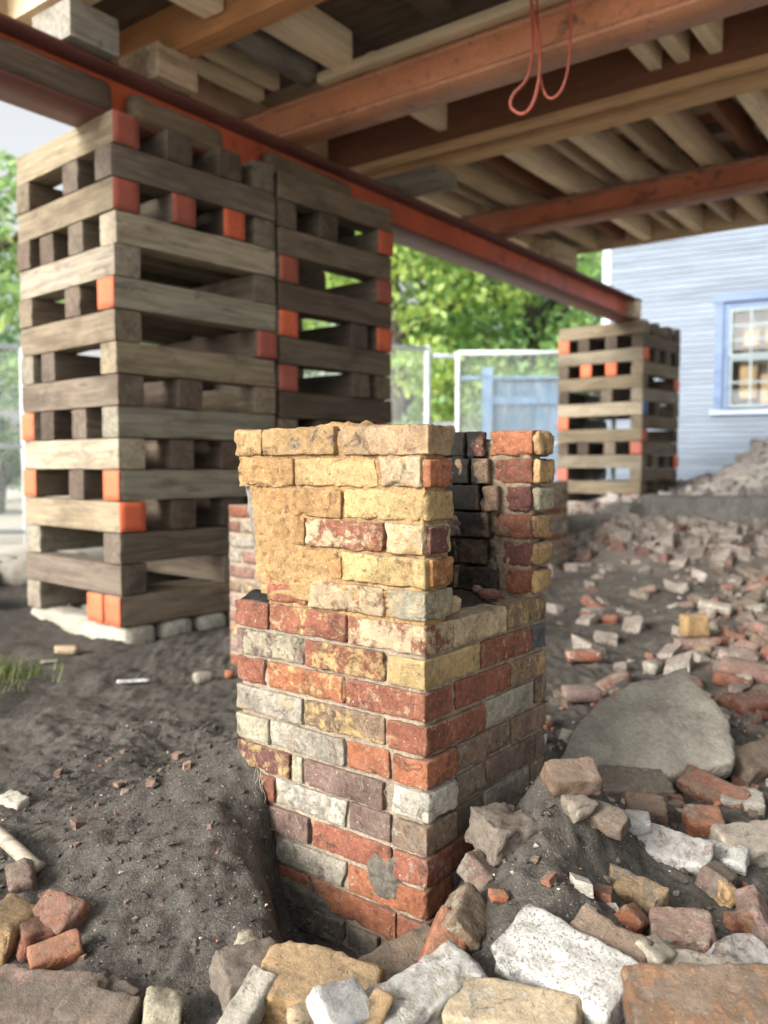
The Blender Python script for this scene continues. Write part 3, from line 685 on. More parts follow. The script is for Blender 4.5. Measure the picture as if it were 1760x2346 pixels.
# roots hanging on the lit face
rt = MB()
for k in range(7):
    x = -.47+rnd.uniform(-.022, .03); z = .16+rnd.uniform(-.02, .05); P = [(x, -.008, z)]
    for j in range(6): x += rnd.uniform(-.010, .010); z -= rnd.uniform(.015, .035); P.append((x, -.012-rnd.random()*.012, z))
    rt.tube(spline(P, 3), rnd.uniform(.0004, .0011), 4)
for k in range(40):
    x = rnd.uniform(-.52, -.02); z = rnd.uniform(-.1, .45); P = [(x, -.006, z)]
    for j in range(3): x += rnd.uniform(-.014, .014); z += rnd.uniform(-.02, .008); P.append((x, -.008-rnd.random()*.006, z))
    rt.tube(spline(P, 3), .0005, 3)
o = obj('root_strands', rt.mesh('root_strands'), M['wood'], pier); o['col'] = (.30, .26, .20); o['kind'] = 'stuff'
# mud stuck on the lower courses
def daub(name, cx, cz, rx, rz, th, mat, seed):
    mb = MB(); n = 26
    def fn(s, t):
        a = s*2-1; b = t*2-1; x = cx+a*rx; z = cz+b*rz
        r = math.hypot(a, b)*(1+.32*float(fbm(np.array([[a*2.1+seed, b*2.1, 3.]]), 3, seed)[0]))
        return (x, .010 - (th+.010)*float(sstep(1.0, .62, r)) + .004*float(fbm(np.array([[x*70, z*70, seed]]), 3, seed)[0]), z)
    sheet(mb, fn, n, n); return obj(name, mb.mesh(name, True), mat, pier)
daub('mud_daub', -.105, .045, .05, .055, .005, M['mud'], 3)
daub('mud_daub', -.36, -.10, .16, .075, .004, M['mud'], 5)
daub('mud_daub', -.19, -.165, .20, .06, .006, M['mud'], 7)
daub('ochre_crust', -.40, .735, .085, .10, .003, M['tanmortar'], 9)
daub('ochre_crust', -.33, .66, .14, .055, .002, M['tanmortar'], 12)
daub('ochre_crust', -.25, .625, .20, .03, .002, M['tanmortar'], 14)
daub('ochre_crust', -.44, .885, .10, .035, .002, M['tanmortar'], 16)

# ------------------------------------------------------------------ second and third brick piers behind
def back_pier(loc, rz, w, d, ht, label, seed):
    rs = random.Random(seed); r = empty('brick_pier', loc, (0, 0, rz)); tag(r, label, 'brick pier')
    obj('mortar_core', boxmesh('mortar_core', (.006, .006, -.1), (w-.006, d-.006, ht-.01)), M['mortar'], r)
    z = -.07; k = 0; mesh = {}
    def bm_(lx, ly):
        key = (round(lx, 3), round(ly, 3))
        if key not in mesh: mesh[key] = rough_block('brick', (lx, ly, .055), len(mesh)+seed, seg=(5, 4, 3), rad=.008, rough=.003)
        return mesh[key]
    def put(x0, x1, y0, y1):
        o = obj('brick', bm_(x1-x0, y1-y0), M['brick'], r, ((x0+x1)/2, (y0+y1)/2, z+.0275)); bprops(o, rs.choice(('red', 'rose', 'brown', 'grey', 'pink')), rs.choice(('grey', 'cream', 'purple')), rs.uniform(.2, .6), .1, .25)
    while z < ht-.05:
        n = max(2, round(w/.215)); s = w/n; off = 0 if k % 2 else s/2
        xs = [0]+[off+s*i for i in range(n+1) if 0 < off+s*i < w-.02]+[w]
        for a, b_ in zip(xs[:-1], xs[1:]):
            if b_-a > .03: put(a+.004, b_-.004, 0, .1); put(a+.004, b_-.004, d-.1, d)
        m = max(1, round((d-.2)/.215)); s2 = (d-.21)/m
        for i in range(m): put(0, .1, .105+i*s2, .105+(i+1)*s2-.008); put(w-.1, w, .105+i*s2, .105+(i+1)*s2-.008)
        z += .0667; k += 1
    return r
back_pier((-.70, 3.72, 0), R(-42), .55, .45, .73, 'blurred brick pier behind the left side of the chimney stump, beside the nearest crib', 3)
back_pier((.70, 6.35, 0), R(-40), .52, .5, .78, 'blurred brick pier showing just right of the chimney stump', 8)

# ------------------------------------------------------------------ loose bricks and stones in front
LOOSE = [
 ('loose_brick', (0.291,1.291,0.094), (0.215, 0.115, 0.062), (20, 6, -44), 'chalk', 'white', 0.3, 0.5, -0.18, 2, 0.005, 'big white mortar-caked brick with grey speckles at the bottom, right of centre', 'loose brick'),
 ('loose_brick', (0.470,1.156,0.114), (0.235, 0.115, 0.07), (12, -4, -6), 'brown', 'rust', 0.52, 0.35, 0.35, 3, 0.007, 'large rusty brown stone brick in the bottom right corner', 'loose brick'),
 ('loose_brick', (0.197,1.219,0.061), (0.2, 0.09, 0.055), (14, -3, -24), 'cream', 'white', 0.45, 0.2, 0.05, 1, 0.004, 'cream brick cut off by the bottom edge, below the big white one', 'loose brick'),
 ('loose_brick', (0.066,1.270,0.063), (0.21, 0.09, 0.058), (10, -6, 38), 'white', 'chalk', 0.6, 0.2, 0.05, 2, 0.007, 'white-grey mortar-covered brick pointing up right at the bottom centre', 'loose brick'),
 ('loose_brick', (0.032,1.434,0.011), (0.18, 0.08, 0.05), (8, -5, 36), 'brown', 'dark', 0.4, 0.4, 0.5, 2, 0.006, 'dark brown gritty brick behind the white-grey one at the foot of the stump', 'loose brick'),
 ('loose_brick', (-0.107,1.330,0.024), (0.2, 0.12, 0.09), (15, 4, -14), 'tan', 'brown', 0.35, 0.25, 0.2, 4, 0.007, 'big rounded tan-crusted brick with an orange underside at the bottom centre', 'loose brick'),
 ('mortar_chunk', (-0.065,1.199,0.090), (0.085, 0.07, 0.04), (30, 10, 40), 'chalk', 'white', 0.4, 0.2, 0.0, 3, 0.006, 'white mortar chunk resting on the tan-crusted brick', 'mortar chunk'),
 ('mortar_chunk', (-0.216,1.285,0.037), (0.12, 0.045, 0.045), (10, -25, 62), 'white', 'grey', 0.4, 0.1, 0.05, 3, 0.008, 'pale bone-like mortar stick left of the tan-crusted brick', 'mortar chunk'),
 ('mortar_chunk', (-0.124,1.237,0.048), (0.05, 0.04, 0.025), (10, 8, 20), 'cream', 'tan', 0.4, 0.1, 0.0, 3, 0.005, 'small cream mortar crumb on the front of the tan-crusted brick', 'mortar chunk'),
 ('brick_chip', (-0.012,1.200,0.087), (0.055, 0.035, 0.012), (20, -30, 60), 'tan', 'cream', 0.3, 0.2, 0.0, 2, 0.003, 'small tan chip standing between two white mortar pieces', 'brick chip'),
 ('loose_brick', (0.106,1.400,0.065), (0.11, 0.065, 0.05), (30, -30, 62), 'orange', 'brown', 0.4, 0.15, 0.25, 3, 0.005, 'orange-brown brick fragment against the bottom corner of the stump', 'loose brick'),
 ('loose_brick', (0.144,1.448,0.087), (0.112, 0.073, 0.052), (50, -8, 70), 'brown', 'gy', 0.5, 0.2, 0.35, 2, 0.005, 'grey-tan brick half standing on edge beside the stump corner', 'loose brick'),
 ('brick_chip', (0.207,1.466,0.121), (0.036, 0.026, 0.017), (10, 5, 10), 'orange', 'red', 0.3, 0.05, 0.05, 3, 0.003, 'small bright orange chip on the dark soil right of the stump', 'brick chip'),
 ('loose_brick', (0.192,1.597,0.102), (0.086, 0.073, 0.052), (30, 10, 60), 'rose', 'grey', 0.5, 0.2, 0.6000000000000001, 2, 0.006, 'dusty reddish brick sunk in the heap against the stump', 'loose brick'),
 ('mortar_clod', (0.243,1.641,0.157), (0.12, 0.103, 0.077), (10, 5, 30), 'mud', 'rose', 0.4, 0.2, 0.75, 2, 0.014, 'soil-covered clod of brick and mortar leaning on the right of the stump', 'mortar clod'),
 ('loose_brick', (0.475,1.614,0.061), (0.172, 0.06, 0.043), (25, 6, -42), 'tan', 'mud', 0.5, 0.4, 0.39999999999999997, 2, 0.005, 'yellowish gritty brick half sunk in soil, slanting down to the right', 'loose brick'),
 ('loose_brick', (0.625,1.775,0.060), (0.172, 0.082, 0.047), (28, 8, -26), 'pink', 'chalk', 0.65, 0.1, 0.1, 2, 0.005, 'pink brick streaked with white lime, right of the heap', 'loose brick'),
 ('loose_brick', (0.764,1.948,0.046), (0.086, 0.077, 0.047), (15, 0, -8), 'orange', 'grey', 0.45, 0.1, 0.25, 2, 0.005, 'red-orange half brick with a grey top behind the pink one', 'loose brick'),
 ('loose_brick', (0.630,1.962,0.067), (0.095, 0.077, 0.052), (15, 0, -12), 'brown', 'rust', 0.45, 0.2, 0.35, 2, 0.005, 'brown half brick with an orange front below the flat stone', 'loose brick'),
 ('loose_brick', (0.883,2.192,0.022), (0.181, 0.077, 0.047), (35, 10, -46), 'red', 'brown', 0.5, 0.2, 0.35, 2, 0.005, 'long red brick with a dusty brown top, slanting at the right', 'loose brick'),
 ('loose_brick', (0.836,1.834,0.046), (0.172, 0.095, 0.056), (20, 0, 8), 'grey', 'pink', 0.45, 0.15, 0.25, 2, 0.006, 'grey-topped pink brick cut by the right edge, below the middle', 'loose brick'),
 ('loose_brick', (1.076,2.375,0.031), (0.172, 0.103, 0.077), (25, 0, 30), 'brown', 'dark', 0.45, 0.2, 0.55, 2, 0.006, 'dark brown brick at the right edge beside the flat stone', 'loose brick'),
 ('loose_brick', (0.679,2.215,0.020), (0.189, 0.112, 0.069), (15, 3, -5), 'mud', 'grey', 0.45, 0.3, 0.55, 3, 0.008, 'grey-brown soil-caked brick under the foot of the flat stone', 'loose brick'),
 ('loose_brick', (0.391,1.696,0.252), (0.112, 0.069, 0.047), (25, 0, 10), 'brown', 'rose', 0.45, 0.2, 0.35, 2, 0.005, 'brown-red half brick just right of the stump, below the flat stone', 'loose brick'),
 ('loose_brick', (0.723,1.569,0.019), (0.112, 0.086, 0.047), (60, 0, 70), 'pink', 'rust', 0.5, 0.15, 0.15000000000000002, 2, 0.005, 'pinkish brick standing on end at the right edge, near the bottom', 'loose brick'),
 ('loose_brick', (0.525,1.429,0.060), (0.107, 0.086, 0.073), (12, 0, -12), 'rose', 'gy', 0.5, 0.25, 0.39999999999999997, 5, 0.006, 'roundish red-brown stone with a pale spot, lower right', 'loose brick'),
 ('brick_chip', (0.366,1.387,0.109), (0.073, 0.026, 0.022), (10, 8, -22), 'orange', 'rust', 0.3, 0.15, 0.1, 3, 0.004, 'thin bright orange brick sliver, lower right', 'brick chip'),
 ('brick_chip', (0.446,1.452,0.083), (0.056, 0.047, 0.039), (30, 20, 50), 'orange', 'brown', 0.45, 0.15, 0.25, 3, 0.004, 'orange-brown brick corner beside the thin orange sliver', 'brick chip'),
 ('loose_brick', (0.366,1.322,0.106), (0.13, 0.08, 0.055), (22, 8, -40), 'brown', 'tan', 0.35, 0.35, 0.35, 3, 0.006, 'brown gritty brick piece directly above the big white one', 'loose brick'),
 ('brick_chip', (0.430,1.301,0.101), (0.06, 0.05, 0.06), (20, 10, 40), 'grey', 'gy', 0.5, 0.2, 0.3, 4, 0.005, 'grey angular shard left of the roundish red-brown stone', 'brick chip'),
 ('mortar_chunk', (0.517,1.284,0.084), (0.22, 0.06, 0.04), (20, 6, -12), 'grey', 'white', 0.4, 0.2, 0.2, 2, 0.006, 'long grey mortar strip lying above the rusty brown corner brick', 'mortar chunk'),
 ('mortar_chunk', (0.606,1.353,0.061), (0.1, 0.09, 0.05), (20, 5, 30), 'pink', 'chalk', 0.6, 0.1, 0.05, 3, 0.007, 'pink and white lime-crusted lump at the lower right edge', 'mortar chunk'),
 ('brick_chip', (0.698,1.655,0.015), (0.026, 0.043, 0.06), (10, 10, 20), 'tan', 'gy', 0.35, 0.2, 0.25, 3, 0.004, 'small upright yellowish chip beside the right-edge pinkish brick', 'brick chip'),
 ('loose_brick', (0.695,1.701,0.026), (0.077, 0.06, 0.06), (20, 10, 50), 'purple', 'rust', 0.4, 0.2, 0.55, 3, 0.007, 'dark reddish lump on the soil mound at the right', 'loose brick'),
 ('loose_brick', (0.440,1.681,0.178), (0.129, 0.056, 0.039), (15, 8, -38), 'brown', 'mud', 0.5, 0.3, 0.55, 2, 0.005, 'dull brown brick on the soil behind the heap', 'loose brick'),
 ('mortar_chunk', (0.548,1.800,0.111), (0.077, 0.052, 0.034), (15, 0, -10), 'chalk', 'grey', 0.4, 0.2, 0.15000000000000002, 3, 0.005, 'white mortar piece next to the brown half brick', 'mortar chunk'),
 ('mortar_chunk', (0.397,1.664,0.205), (0.065, 0.052, 0.034), (15, 0, 30), 'grey', 'mud', 0.5, 0.3, 0.6000000000000001, 3, 0.007, 'small grey mortar lump right behind the heap by the stump', 'mortar chunk'),
 ('mortar_chunk', (0.744,1.787,0.039), (0.103, 0.06, 0.034), (15, 0, -30), 'chalk', 'white', 0.4, 0.2, 0.15000000000000002, 3, 0.007, 'white lime lumps beside the pink lime-streaked brick', 'mortar chunk'),
 ('loose_brick', (0.942,2.154,0.012), (0.112, 0.077, 0.047), (15, 0, -20), 'white', 'grey', 0.5, 0.4, 0.25, 3, 0.006, 'speckled whitish half brick at the right, above the grey-topped brick', 'loose brick'),
 ('loose_brick', (-0.625,1.560,0.029), (0.095, 0.077, 0.06), (30, 5, -25), 'red', 'rose', 0.4, 0.2, 0.47, 3, 0.005, 'dusty red half brick at the foot of the spoil heap, lower left', 'loose brick'),
 ('loose_brick', (-0.652,1.514,0.015), (0.069, 0.06, 0.052), (10, 10, 40), 'red', 'brown', 0.4, 0.15, 0.37, 3, 0.005, 'small rounded red brick piece below the dusty red half', 'loose brick'),
 ('loose_brick', (-0.715,1.527,0.020), (0.112, 0.077, 0.077), (15, 0, 80), 'tan', 'brown', 0.45, 0.25, 0.42, 2, 0.006, 'tan-brown block cut by the left edge, lower left', 'loose brick'),
 ('loose_brick', (-0.590,1.453,0.016), (0.09, 0.055, 0.045), (20, -10, 25), 'orange', 'tan', 0.45, 0.15, 0.27, 3, 0.005, 'orange broken brick end with a pale side, lower left', 'loose brick'),
 ('loose_brick', (-0.559,1.321,0.010), (0.19, 0.11, 0.06), (10, 2, -4), 'rose', 'mud', 0.55, 0.4, 0.62, 2, 0.007, 'large brown soil-strewn brick in the bottom left corner', 'loose brick'),
 ('loose_brick', (-0.458,1.293,0.013), (0.13, 0.07, 0.05), (14, 4, -12), 'brown', 'mud', 0.5, 0.3, 0.62, 2, 0.005, 'dark brown brick beside the bottom left corner brick', 'loose brick'),
 ('mortar_chunk', (-0.356,1.294,0.024), (0.06, 0.06, 0.05), (0, 10, 10), 'gy', 'mud', 0.45, 0.3, 0.3, 5, 0.008, 'small rough grey-tan lump at the bottom, left of centre', 'mortar chunk'),
 ('stone', (-0.245,1.425,0.045), (0.035, 0.04, 0.07), (10, 15, 20), 'gy', 'dark', 0.4, 0.2, 0.2, 4, 0.005, 'small upright pale-edged stone at the foot of the trench', 'stone'),
 ('loose_brick', (-0.222,1.357,0.042), (0.12, 0.1, 0.06), (10, 6, 30), 'mud', 'dark', 0.4, 0.2, 0.7, 3, 0.008, 'dark soil-covered brick in the trench left of the stump', 'loose brick'),
 ('brick_chip', (-0.447,1.352,0.009), (0.07, 0.04, 0.03), (10, 6, -30), 'mud', 'grey', 0.4, 0.2, 0.62, 3, 0.006, 'dark flat shard by the bottom left bricks', 'brick chip'),
 ('stone', (-0.751,1.683,0.040), (0.073, 0.052, 0.047), (15, 20, -60), 'rose', 'grey', 0.5, 0.2, 0.45, 3, 0.005, 'dusty reddish stone at the left edge below the pale stick', 'stone'),
 ('scrap', (-0.948,2.094,0.037), (0.069, 0.043, 0.034), (10, 10, -30), 'white', 'grey', 0.4, 0.2, 0.15000000000000002, 5, 0.008, 'pale curled scrap on the dirt at the left edge', 'scrap'),
 ('wood_scrap', (-1.460,3.798,0.048), (0.107, 0.043, 0.039), (0, 0, 0), 'cream', 'tan', 0.2, 0.05, 0.05, 0, 0.001, 'short clean yellow wood offcut on the dirt in front of the nearest crib', 'wood scrap'),
 ('scrap', (-1.023,3.356,0.019), (0.129, 0.026, 0.012), (0, 0, 10), 'chalk', 'grey', 0.3, 0.05, 0.05, 1, 0.002, 'thin whitish strip on the dirt in front of the nearest crib', 'scrap'),
 ('scrap', (-1.470,3.625,0.035), (0.077, 0.03, 0.012), (0, 0, 20), 'grey', 'white', 0.4, 0.05, 0.2, 1, 0.003, 'thin grey scrap left of the whitish strip, before the nearest crib', 'scrap'),
 ('stone', (-0.759,3.464,0.007), (0.086, 0.052, 0.043), (0, 0, 30), 'grey', 'white', 0.4, 0.1, 0.3, 4, 0.006, 'grey stone on the dirt beside the blurred brick pier', 'stone'),
 ('brick_chip', (-0.651,3.478,0.017), (0.043, 0.034, 0.03), (0, 0, 10), 'orange', 'red', 0.4, 0.1, 0.1, 3, 0.004, 'orange brick crumb at the foot of the blurred left brick pier', 'brick chip'),
 ('loose_brick', (0.908,3.769,0.029), (0.163, 0.077, 0.047), (5, 0, 6), 'red', 'white', 0.45, 0.1, 0.1, 2, 0.005, 'red brick with a white lime top lying alone on the dark soil', 'loose brick'),
 ('loose_brick', (0.731,3.051,0.052), (0.138, 0.077, 0.047), (5, 0, 5), 'pink', 'grey', 0.45, 0.1, 0.25, 2, 0.005, 'pinkish brick on the dark soil just behind the flat stone', 'loose brick'),
 ('block', (1.637,4.354,0.054), (0.138, 0.086, 0.112), (4, 0, 8), 'tan', 'gy', 0.3, 0.15, 0.15, 2, 0.005, 'squarish yellow-tan block standing in the rubble at the right', 'block'),
 ('loose_brick', (1.543,4.099,0.006), (0.189, 0.086, 0.052), (8, 0, 6), 'rose', 'white', 0.45, 0.1, 0.15, 2, 0.005, 'pink-red brick lying in front of the yellow-tan block', 'loose brick'),
 ('loose_brick', (1.293,2.884,0.061), (0.172, 0.086, 0.052), (20, 0, 30), 'red', 'grey', 0.45, 0.2, 0.2, 2, 0.005, 'red brick with pale spots behind the right end of the flat stone', 'loose brick'),
 ('loose_brick', (1.524,3.448,0.034), (0.224, 0.095, 0.052), (25, 6, -30), 'rose', 'brown', 0.4, 0.2, 0.25, 2, 0.005, 'long dusty red brick in the rubble at the right edge', 'loose brick'),
 ('loose_brick', (1.631,3.815,0.018), (0.172, 0.086, 0.052), (10, 0, 20), 'pink', 'white', 0.5, 0.1, 0.15, 2, 0.005, 'pale pinkish brick just above the long dusty red one', 'loose brick'),
 ('mortar_chunk', (1.199,3.673,-0.001), (0.103, 0.069, 0.052), (10, 0, 50), 'grey', 'white', 0.5, 0.2, 0.2, 4, 0.007, 'grey-white mortar lump behind the top of the flat stone', 'mortar chunk'),
 ('loose_brick', (1.954,4.875,0.063), (0.189, 0.086, 0.052), (10, 8, -30), 'grey', 'white', 0.45, 0.1, 0.2, 2, 0.006, 'pale grey brick tilted behind the yellow-tan block', 'loose brick'),
]
for i, (nm, loc, sz, rot, c1, c2, am, spk, dirt, ch, ro, lab, cat) in enumerate(LOOSE):
    near = loc[1] < 2.4
    e = Euler((R(rot[0]), R(rot[1]), 0)).to_matrix(); q = Matrix.Rotation(R(rot[2]), 3, 'Z') @ e
    o = loose(nm, sz, loc, q.to_euler(), c1, c2, am, lab, cat, None, i, ch, spk, min(1, dirt*1.0+.10), min(.007, min(sz)*.15), ro*.65, .0072 if near else .02, .80)
m = MB(); m.tube(spline([(-0.924, 1.924, 0.04), (-0.804, 1.767, 0.069), (-0.731, 1.714, 0.046)], 6), [.016]*12+[.02], 9)
tag(obj('stick', m.mesh('stick', True), M['wood'], None, col=(.34, .30, .235)), 'pale barkless stick on the dirt at the left edge', 'stick')

# big pale stone slab leaning on the rubble
SO = [(-0.313, -0.115), (-0.258, -0.024), (-0.19, 0.071), (-0.136, 0.114), (-0.078, 0.152), (-0.004, 0.191), (0.059, 0.211), (0.121, 0.226), (0.154, 0.23), (0.151, 0.174), (0.167, 0.121), (0.187, 0.07), (0.196, -0.007), (0.197, -0.069), (0.185, -0.128), (0.156, -0.159), (0.093, -0.169), (0.016, -0.173), (-0.078, -0.194), (-0.154, -0.193), (-0.214, -0.181), (-0.258, -0.148)]
SC_ = np.array((0.803, 2.409, 0.127)); SX = np.array((0.9944, -0.0495, 0.093)); SY = np.array((0.0, 0.8829, 0.4695)); SN = np.array((-0.1054, -0.4669, 0.878))
from itertools import product
q_ = np.array(SO); nseg = len(SO)*4
qq = np.array([q_[i] + (q_[(i+1) % len(q_)]-q_[i])*k/4 for i in range(len(q_)) for k in range(4)])
qq = qq*(1+.06*fbm(np.concatenate([qq*14, 0*qq[:, :1]], 1), 3, 3)[:, None])
V = [(0, 0, .02)]; F = []
rings = [(.15, .006), (.3, .005), (.45, .004), (.6, .003), (.72, .002), (.82, .001), (.9, .0), (.955, -.002), (.985, -.006), (1.0, -.014), (1.005, -.04), (.985, -.07), (.85, -.09), (.4, -.095)]
for s_, h_ in rings:
    for p in qq: V.append((p[0]*s_, p[1]*s_, h_))
for k in range(nseg): F.append((0, 1+k, 1+(k+1) % nseg))
for r_ in range(len(rings)-1):
    for k in range(nseg): a = 1+r_*nseg+k; b = 1+r_*nseg+(k+1) % nseg; F.append((a, a+nseg, b+nseg, b))
F.append(tuple(1+(len(rings)-1)*nseg+k for k in range(nseg-1, -1, -1)))
V = np.array(V); V[:, 2] += .030*np.abs(fbm(V*np.array([4.5, 4.5, 0]), 2, 3)) + .007*np.abs(fbm(V*13, 3, 5)) + .003*fbm(V*45, 3, 8)
mt = Matrix(((SX[0], SY[0], SN[0], SC_[0]), (SX[1], SY[1], SN[1], SC_[1]), (SX[2], SY[2], SN[2], SC_[2]), (0, 0, 0, 1)))
o = obj('stone_slab', mesh_from('stone_slab', V, F, True), M['stone']); o.matrix_world = mt
tag(o, 'big pale flat stone slab leaning in the rubble right of the chimney stump', 'stone slab')

# ------------------------------------------------------------------ scattered brick fragments farther right (blurred)
kinds = []
for k in range(7):
    kinds.append(rough_block('fragment', (rnd.uniform(.09, .21), rnd.uniform(.07, .11), rnd.uniform(.045, .065)), k+900, seg=(6, 4, 3), rad=.012, rough=.006, chips=3, chipd=.75))
for me in kinds: me.materials.append(M['brick'])
SC = [('red', 'pink', 'dusty red brick fragment in the blurred rubble on the dark soil to the right'), ('rose', 'white', 'pinkish lime-covered brick fragment in the blurred rubble to the right'),
      ('grey', 'white', 'grey mortar fragment in the blurred rubble to the right'), ('brown', 'gy', 'brown brick fragment in the blurred rubble to the right'), ('white', 'grey', 'whitish mortar fragment in the blurred rubble to the right')]
cnt = 0
for k in range(260):
    y = rnd.uniform(2.25, 5.6); x = y*rnd.uniform(.24, .50)
    dens = .10 + .75*float(sstep(.34, .46, x/y)) if y > 2.9 else .6
    if rnd.random() > dens: continue
    if abs(x-.86) < .42 and abs(y-2.68) < .42: continue
    ci = rnd.choices(range(5), (4, 4, 3, 4, 2))[0]; c1, c2, lab = SC[ci]
    s = rnd.uniform(.55, 1.0)
    o = bpy.data.objects.new('brick_fragment', rnd.choice(kinds)); link(o); o.scale = (s, s, s)
    o.location = (x, y, gz(x, y)+.014*s); o.rotation_euler = (rnd.uniform(-.5, .5), rnd.uniform(-.4, .4), rnd.uniform(0, 6.28))
    zone = 'around the flat stone slab' if y < 3.05 else ('left of the yellow-tan block' if x/y < .37 else ('beside the yellow-tan block' if y < 4.3 else 'behind the yellow-tan block'))
    lab = lab.split(' in the')[0]+' lying '+zone
    bprops(o, c1, c2, rnd.uniform(.2, .6), .2, rnd.uniform(.35, .75)); tag(o, lab, 'brick fragment', lab.split(' ', 1)[1].replace('fragment', 'fragments')+', '+c1); cnt += 1

# bands of uncountable rubble farther back, and crumbs of soil and mortar near the camera
OCT_F = [(0,2,4),(2,1,4),(1,3,4),(3,0,4),(2,0,5),(1,2,5),(3,1,5),(0,3,5)]
def chips_mesh(name, pts, sizes, seed, blocky=False):
    rs = np.random.RandomState(seed); V = []; F = []; n = 0
    if blocky:
        B = np.array([(-1,-1,-1),(1,-1,-1),(1,1,-1),(-1,1,-1),(-1,-1,1),(1,-1,1),(1,1,1),(-1,1,1)], float); BF = [(0,3,2,1),(4,5,6,7),(0,1,5,4),(1,2,6,5),(2,3,7,6),(3,0,4,7)]
    else:
        B = np.array([(1,0,0),(-1,0,0),(0,1,0),(0,-1,0),(0,0,1),(0,0,-1)], float); BF = [(0,2,4),(2,1,4),(1,3,4),(3,0,4),(2,0,5),(1,2,5),(3,1,5),(0,3,5)]
    for p, s in zip(pts, sizes):
        q = B*(1+.35*rs.uniform(-1, 1, B.shape))*np.array([1, .75+.25*rs.rand(), .5+.3*rs.rand()])*s
        a = rs.uniform(0, 6.28); ca, sa = math.cos(a), math.sin(a); tl = rs.uniform(-.5, .5)
        q = q@np.array([[ca, sa, 0], [-sa, ca, 0], [0, 0, 1]]); q[:, 2] += tl*q[:, 0]
        V.append(q+p); F += [tuple(i+n for i in f) for f in BF]; n += len(B)
    return mesh_from(name, np.concatenate(V), F)
def scatter(name, n, xr, yr, s0, s1, mat, seed, lift=.2, dens=None, blocky=False, power=2.2, **kw):
    rs = np.random.RandomState(seed); P = []; Sz = []
    X = rs.uniform(*xr, n); Y = rs.uniform(*yr, n); Z = ground_z(X, Y)
    for x, y, z in zip(X, Y, Z):
        a = (x-PC[0])*EX[0]+(y-PC[1])*EX[1]; b = (x-PC[0])*EY[0]+(y-PC[1])*EY[1]
        if -.56 < a < .01 and -.01 < b < .53: continue
        if dens is not None and rs.rand() > dens(x, y, a, b): continue
        s = s0+(s1-s0)*rs.rand()**power; P.append((x, y, z+s*lift)); Sz.append(s)
    o = obj(name, chips_mesh(name, P, Sz, seed, blocky), mat, None, kind='stuff', **kw); return o
dR = lambda x, y, a, b: .25+.75*float(sstep(-.2, .5, x))
scatter('soil_crumbs', 9000, (-1.0, 1.3), (1.0, 2.9), .0012, .011, M['soil'], 3, .3, None, power=4)
scatter('mortar_crumbs', 1500, (-1.0, 1.3), (1.0, 2.9), .0010, .008, M['brick'], 4, .5, dR, power=4, col=(.62, .57, .48), col2=(.5, .42, .3), amt=.3, spk=.1, dirt=.1)
scatter('brick_crumbs', 500, (-1.0, 1.3), (1.0, 2.9), .0015, .012, M['brick'], 5, .4, dR, power=4, col=(.40, .14, .07), col2=(.4, .25, .18), amt=.3, spk=.1, dirt=.15)
dB = lambda x, y, a, b: float(sstep(.18, .27, x/y))*(.05+.95*float(sstep(5.9, 7.0, y)))
scatter('pale_rubble', 14000, (.9, 7.5), (3.6, 8.8), .006, .075, M['brick'], 6, .12, dB, True, 3.2, col=(.33, .285, .25), col2=(.43, .395, .35), amt=.45, spk=.1, dirt=.4)
scatter('red_rubble', 1700, (.9, 7.5), (3.6, 8.8), .006, .065, M['brick'], 7, .12, dB, True, 2.8, col=(.20, .12, .10), col2=(.32, .26, .225), amt=.4, spk=.1, dirt=.4)
scatter('hill_rubble', 2200, (2.6, 9.0), (7.6, 12.0), .02, .085, M['gravel'], 8, .2, None, True, 2.0)
dC = lambda x, y, a, b: float(sstep(.05, .35, x)) * (.35+.65*float(sstep(1.9, 2.6, y)))
for nm, n_, sd, c1_, c2_ in (('brick_chips', 260, 15, (.26, .115, .075), (.33, .22, .17)), ('mortar_chips', 300, 16, (.42, .39, .33), (.30, .27, .22)), ('brown_chips', 300, 17, (.17, .125, .095), (.28, .2, .15))):
    scatter(nm, n_, (.0, 1.9), (1.15, 3.3), .006, .026, M['brick'], sd, .3, dC, True, 1.8, col=c1_, col2=c2_, amt=.4, spk=.15, dirt=.3)
dL = lambda x, y, a, b: float(sstep(-.25, -.6, x))*.8
scatter('stone_chips', 130, (-1.6, -.2), (1.1, 2.6), .004, .016, M['brick'], 18, .3, dL, True, 2.5, col=(.26, .17, .13), col2=(.4, .36, .3), amt=.45, spk=.15, dirt=.3)
dD = lambda x, y, a, b: float(sstep(.35, .46, x/y))
scatter('dusty_rubble', 2300, (.7, 3.2), (2.3, 6.0), .006, .05, M['brick'], 25, .12, dD, True, 2.6, col=(.20, .16, .135), col2=(.34, .31, .27), amt=.4, spk=.1, dirt=.55)
scatter('red_brick_bits', 550, (.7, 3.2), (2.3, 6.0), .006, .045, M['brick'], 26, .12, dD, True, 2.4, col=(.25, .12, .085), col2=(.33, .24, .2), amt=.4, spk=.1, dirt=.3)
